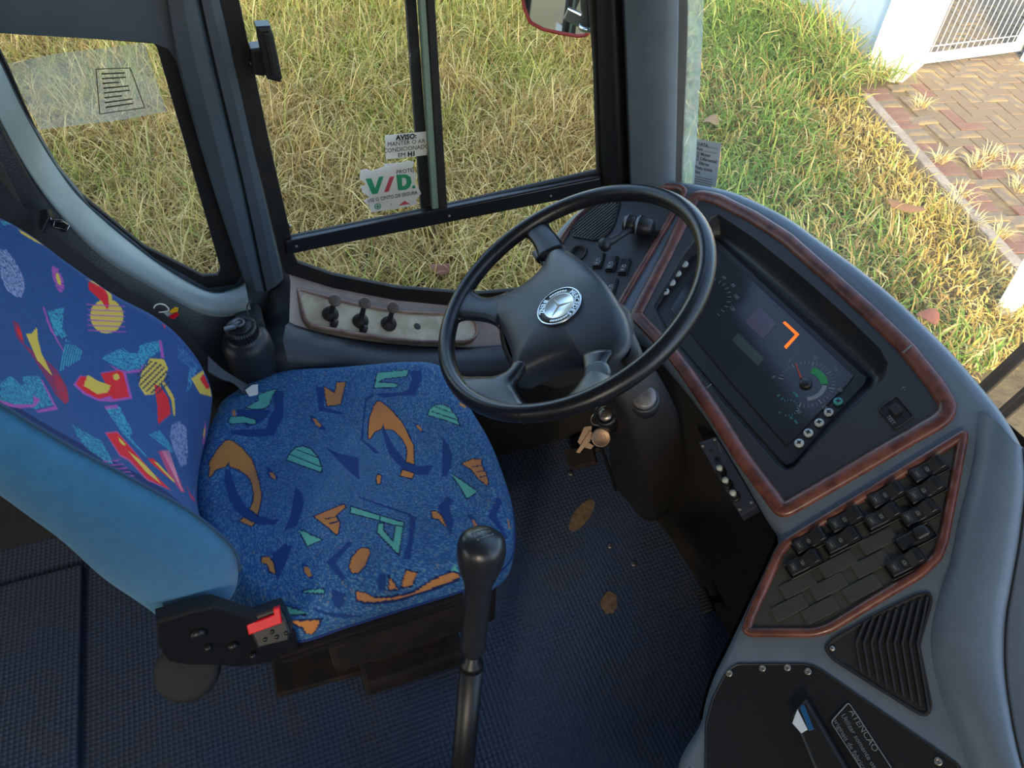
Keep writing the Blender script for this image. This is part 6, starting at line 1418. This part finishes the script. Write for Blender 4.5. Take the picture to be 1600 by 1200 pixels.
# --- grass: every blade real geometry, one mass
rs = np.random.RandomState(11)
def value_noise(x, y, s, seed):
    r = np.random.RandomState(seed); G = r.rand(64, 64); u = (x/s) % 64; v = (y/s) % 64; i = u.astype(int); j = v.astype(int); fu = u-i; fv = v-j
    fu = fu*fu*(3-2*fu); fv = fv*fv*(3-2*fv); i1 = (i+1) % 64; j1 = (j+1) % 64; i %= 64; j %= 64
    return (G[i, j]*(1-fu)+G[i1, j]*fu)*(1-fv)+(G[i, j1]*(1-fu)+G[i1, j1]*fu)*fv
def grass(n, name, label, green=True):
    x = rs.uniform(-4.2, 6.0, n*4); y = rs.uniform(1.42, 9.5, n*4)
    P = np.c_[x, y, np.full(len(x), GZ)]-CAM; c = P@MW; ok = c[:, 2] > 0
    u = 800+FPX*c[:, 0]/c[:, 2]; v = 600+FPX*c[:, 1]/c[:, 2]; ok &= (u > -250) & (u < 1750) & (v > -330) & (v < 1000)
    side = (np.c_[x, y]-k1_)@kn_; al_ = (np.c_[x, y]-k1_)@kd; ok &= (side < -.07+.05*rs.rand(len(x))-.05) | ((al_ < AL0-.02) & (x < pc[0]-.02))
    back = (np.c_[x, y]-pl_)@np.array([-dw2[1], dw2[0]]) ; 
    right_of_wall = ((x-pl_[0])*dw2[1]-(y-pl_[1])*dw2[0] > -.05) & (y > pl_[1]-.1); ok &= ~right_of_wall
    idx = np.where(ok)[0][:n]; x, y, u, v, side = x[idx], y[idx], u[idx], v[idx], side[idx]; n = len(x)
    nz = value_noise(x+20, y+20, .42, 1)*.6+value_noise(x+20, y+20, .13, 2)*.4
    near = np.hypot(x, y)
    # tussocks: blades lean away from clump centres
    L = rs.uniform(.12, .34, n)*(.7+.6*nz); fr_ = (x > .68*y+.12*(nz-.5))
    L = np.where(fr_, L*.62, L)
    wall_d = np.abs((x-pl_[0])*dw2[1]-(y-pl_[1])*dw2[0]); tall = (wall_d < .5) & (y > pl_[1]-.5); L = np.where(tall, L*2.0, L)
    kd_ = -side; dry = (kd_ < .55) & (y < 3.9); L = np.where(dry, L*.6, L)
    az = rs.uniform(0, 2*np.pi, n); flow = value_noise(x+9, y+5, .5, 7)*6.28*1.3; az = np.where(rs.rand(n) < .35, flow+rs.normal(0, .8, n), az)
    lean = rs.uniform(.5, 1.9, n); w = rs.uniform(.0018, .0042, n)*(.8+.5*rs.rand(n)); w = np.where(fr_, w*1.35, w)
    d = np.c_[np.cos(az), np.sin(az)]; sd = np.c_[-np.sin(az), np.cos(az)]
    K = 4; ts = np.array([0, .35, .7, 1.0]); V = np.zeros((n, 7, 3))
    z = np.zeros((n, K)); r = np.zeros((n, K)); a = lean*.45; px_, pz_ = np.zeros(n), np.zeros(n)
    for k in range(1, K):
        seg = L*(ts[k]-ts[k-1]); px_ = px_+seg*np.sin(a); pz_ = pz_+seg*np.cos(a); r[:, k] = px_; z[:, k] = np.maximum(pz_, .01); a = a+lean*.55
    tw = rs.uniform(-.5, .5, n)
    h0 = rs.uniform(0, .05, n)
    for k in range(3):
        ww = w*(1, .9, .6)[k]
        for s, sg in ((0, -1), (1, 1)):
            V[:, k*2+s, 0] = x+d[:, 0]*r[:, k]+sd[:, 0]*ww*sg; V[:, k*2+s, 1] = y+d[:, 1]*r[:, k]+sd[:, 1]*ww*sg; V[:, k*2+s, 2] = GZ+z[:, k]+h0+ww*sg*tw
    V[:, 6, 0] = x+d[:, 0]*r[:, 3]; V[:, 6, 1] = y+d[:, 1]*r[:, 3]; V[:, 6, 2] = GZ+z[:, 3]+h0
    T = np.array([(0, 1, 3), (0, 3, 2), (2, 3, 5), (2, 5, 4), (4, 5, 6)]); Fc = (np.arange(n)[:, None, None]*7+T[None]).reshape(-1, 3)
    straw = np.array([lin('#d9bd74'), lin('#c8a85c'), lin('#b89452'), lin('#e6d08c'), lin('#947a42')]); grn = np.array([lin('#a4a648'), lin('#96a042'), lin('#b4b454'), lin('#828e3a'), lin('#c6c05c')]); fgrn = np.array([lin('#8aa442'), lin('#76983c'), lin('#9cae4a'), lin('#688c36'), lin('#b0bc54')])
    nz2 = value_noise(x+3, y+31, .55, 4)*.55+value_noise(x+3, y+31, 1.5, 5)*.45
    pg = np.clip(.28+(nz2-.5)*1.5+.10*np.clip((y-2.0)/3, 0, 1), .05, .9); pg = np.where(fr_, np.clip(pg+.42, 0, .93), pg); pg = np.where(dry, .10, pg); pg = np.where(tall, .65, pg)
    isg = rs.rand(n) < pg; pick = rs.randint(0, 5, n); colb = np.where(isg[:, None], np.where(fr_[:, None], fgrn[pick], grn[pick]), straw[pick])
    yl = dry & (rs.rand(n) < .4); colb = np.where(yl[:, None], np.array(lin('#d9bf62')), colb)
    colb = colb*rs.uniform(.78, 1.12, n)[:, None]
    off = (0, 3, GZ); me_ = fast_mesh(name, V.reshape(-1, 3), Fc, off, [M['grass']]); set_col(me_, np.repeat(colb, 7, axis=0))
    ob = bpy.data.objects.new(name, me_); COL.objects.link(ob); ob.location = off; return tag(ob, label, 'grass', kind='stuff')
g = mat('grass_blades', '#8a8a4a', .6, attr='Col', spec=.35); M['grass'] = g
N_ = g.node_tree.nodes; L2 = g.node_tree.links; b_ = N_['Principled BSDF']; tl = N_.new('ShaderNodeBsdfTranslucent'); mx = N_.new('ShaderNodeMixShader'); mx.inputs[0].default_value = .3
at_ = [q for q in N_ if q.type == 'ATTRIBUTE'][0]; L2.new(at_.outputs['Color'], tl.inputs[0]); L2.new(b_.outputs[0], mx.inputs[1]); L2.new(tl.outputs[0], mx.inputs[2]); L2.new(mx.outputs[0], N_['Material Output'].inputs[0])
grass(170000, 'grass', 'long straw-yellow and green grass outside the coach windows')
# dry tufts on the paving
tf = MB(); rr_ = random.Random(8)
for q in [(1518, 355), (1560, 372), (1500, 310), (1470, 255), (1545, 250), (1580, 265), (1525, 262), (1440, 170), (1490, 330), (1590, 300)]:
    c = pz(*q, GZ)
    for k in range(46):
        a = rr_.uniform(0, 6.28); l = rr_.uniform(.05, .16); w_ = .002; s = rr_.uniform(0, .05); b0 = c+np.array([s*math.cos(a*1.7), s*math.sin(a*1.7), 0]); tip = b0+np.array([l*math.cos(a), l*math.sin(a), rr_.uniform(.02, .09)])
        sd_ = np.array([-math.sin(a), math.cos(a), 0])*w_; md = b0*.5+tip*.5+np.array([0, 0, .03]); tf.add([b0-sd_, b0+sd_, md+sd_, md-sd_, tip], [[0, 1, 2, 3], [3, 2, 4]])
tag(tf.build('dry_tufts', mat('dry_straw', '#dcc27a', .7)), 'yellow dry grass tufts growing between the paving blocks', 'grass', kind='stuff')
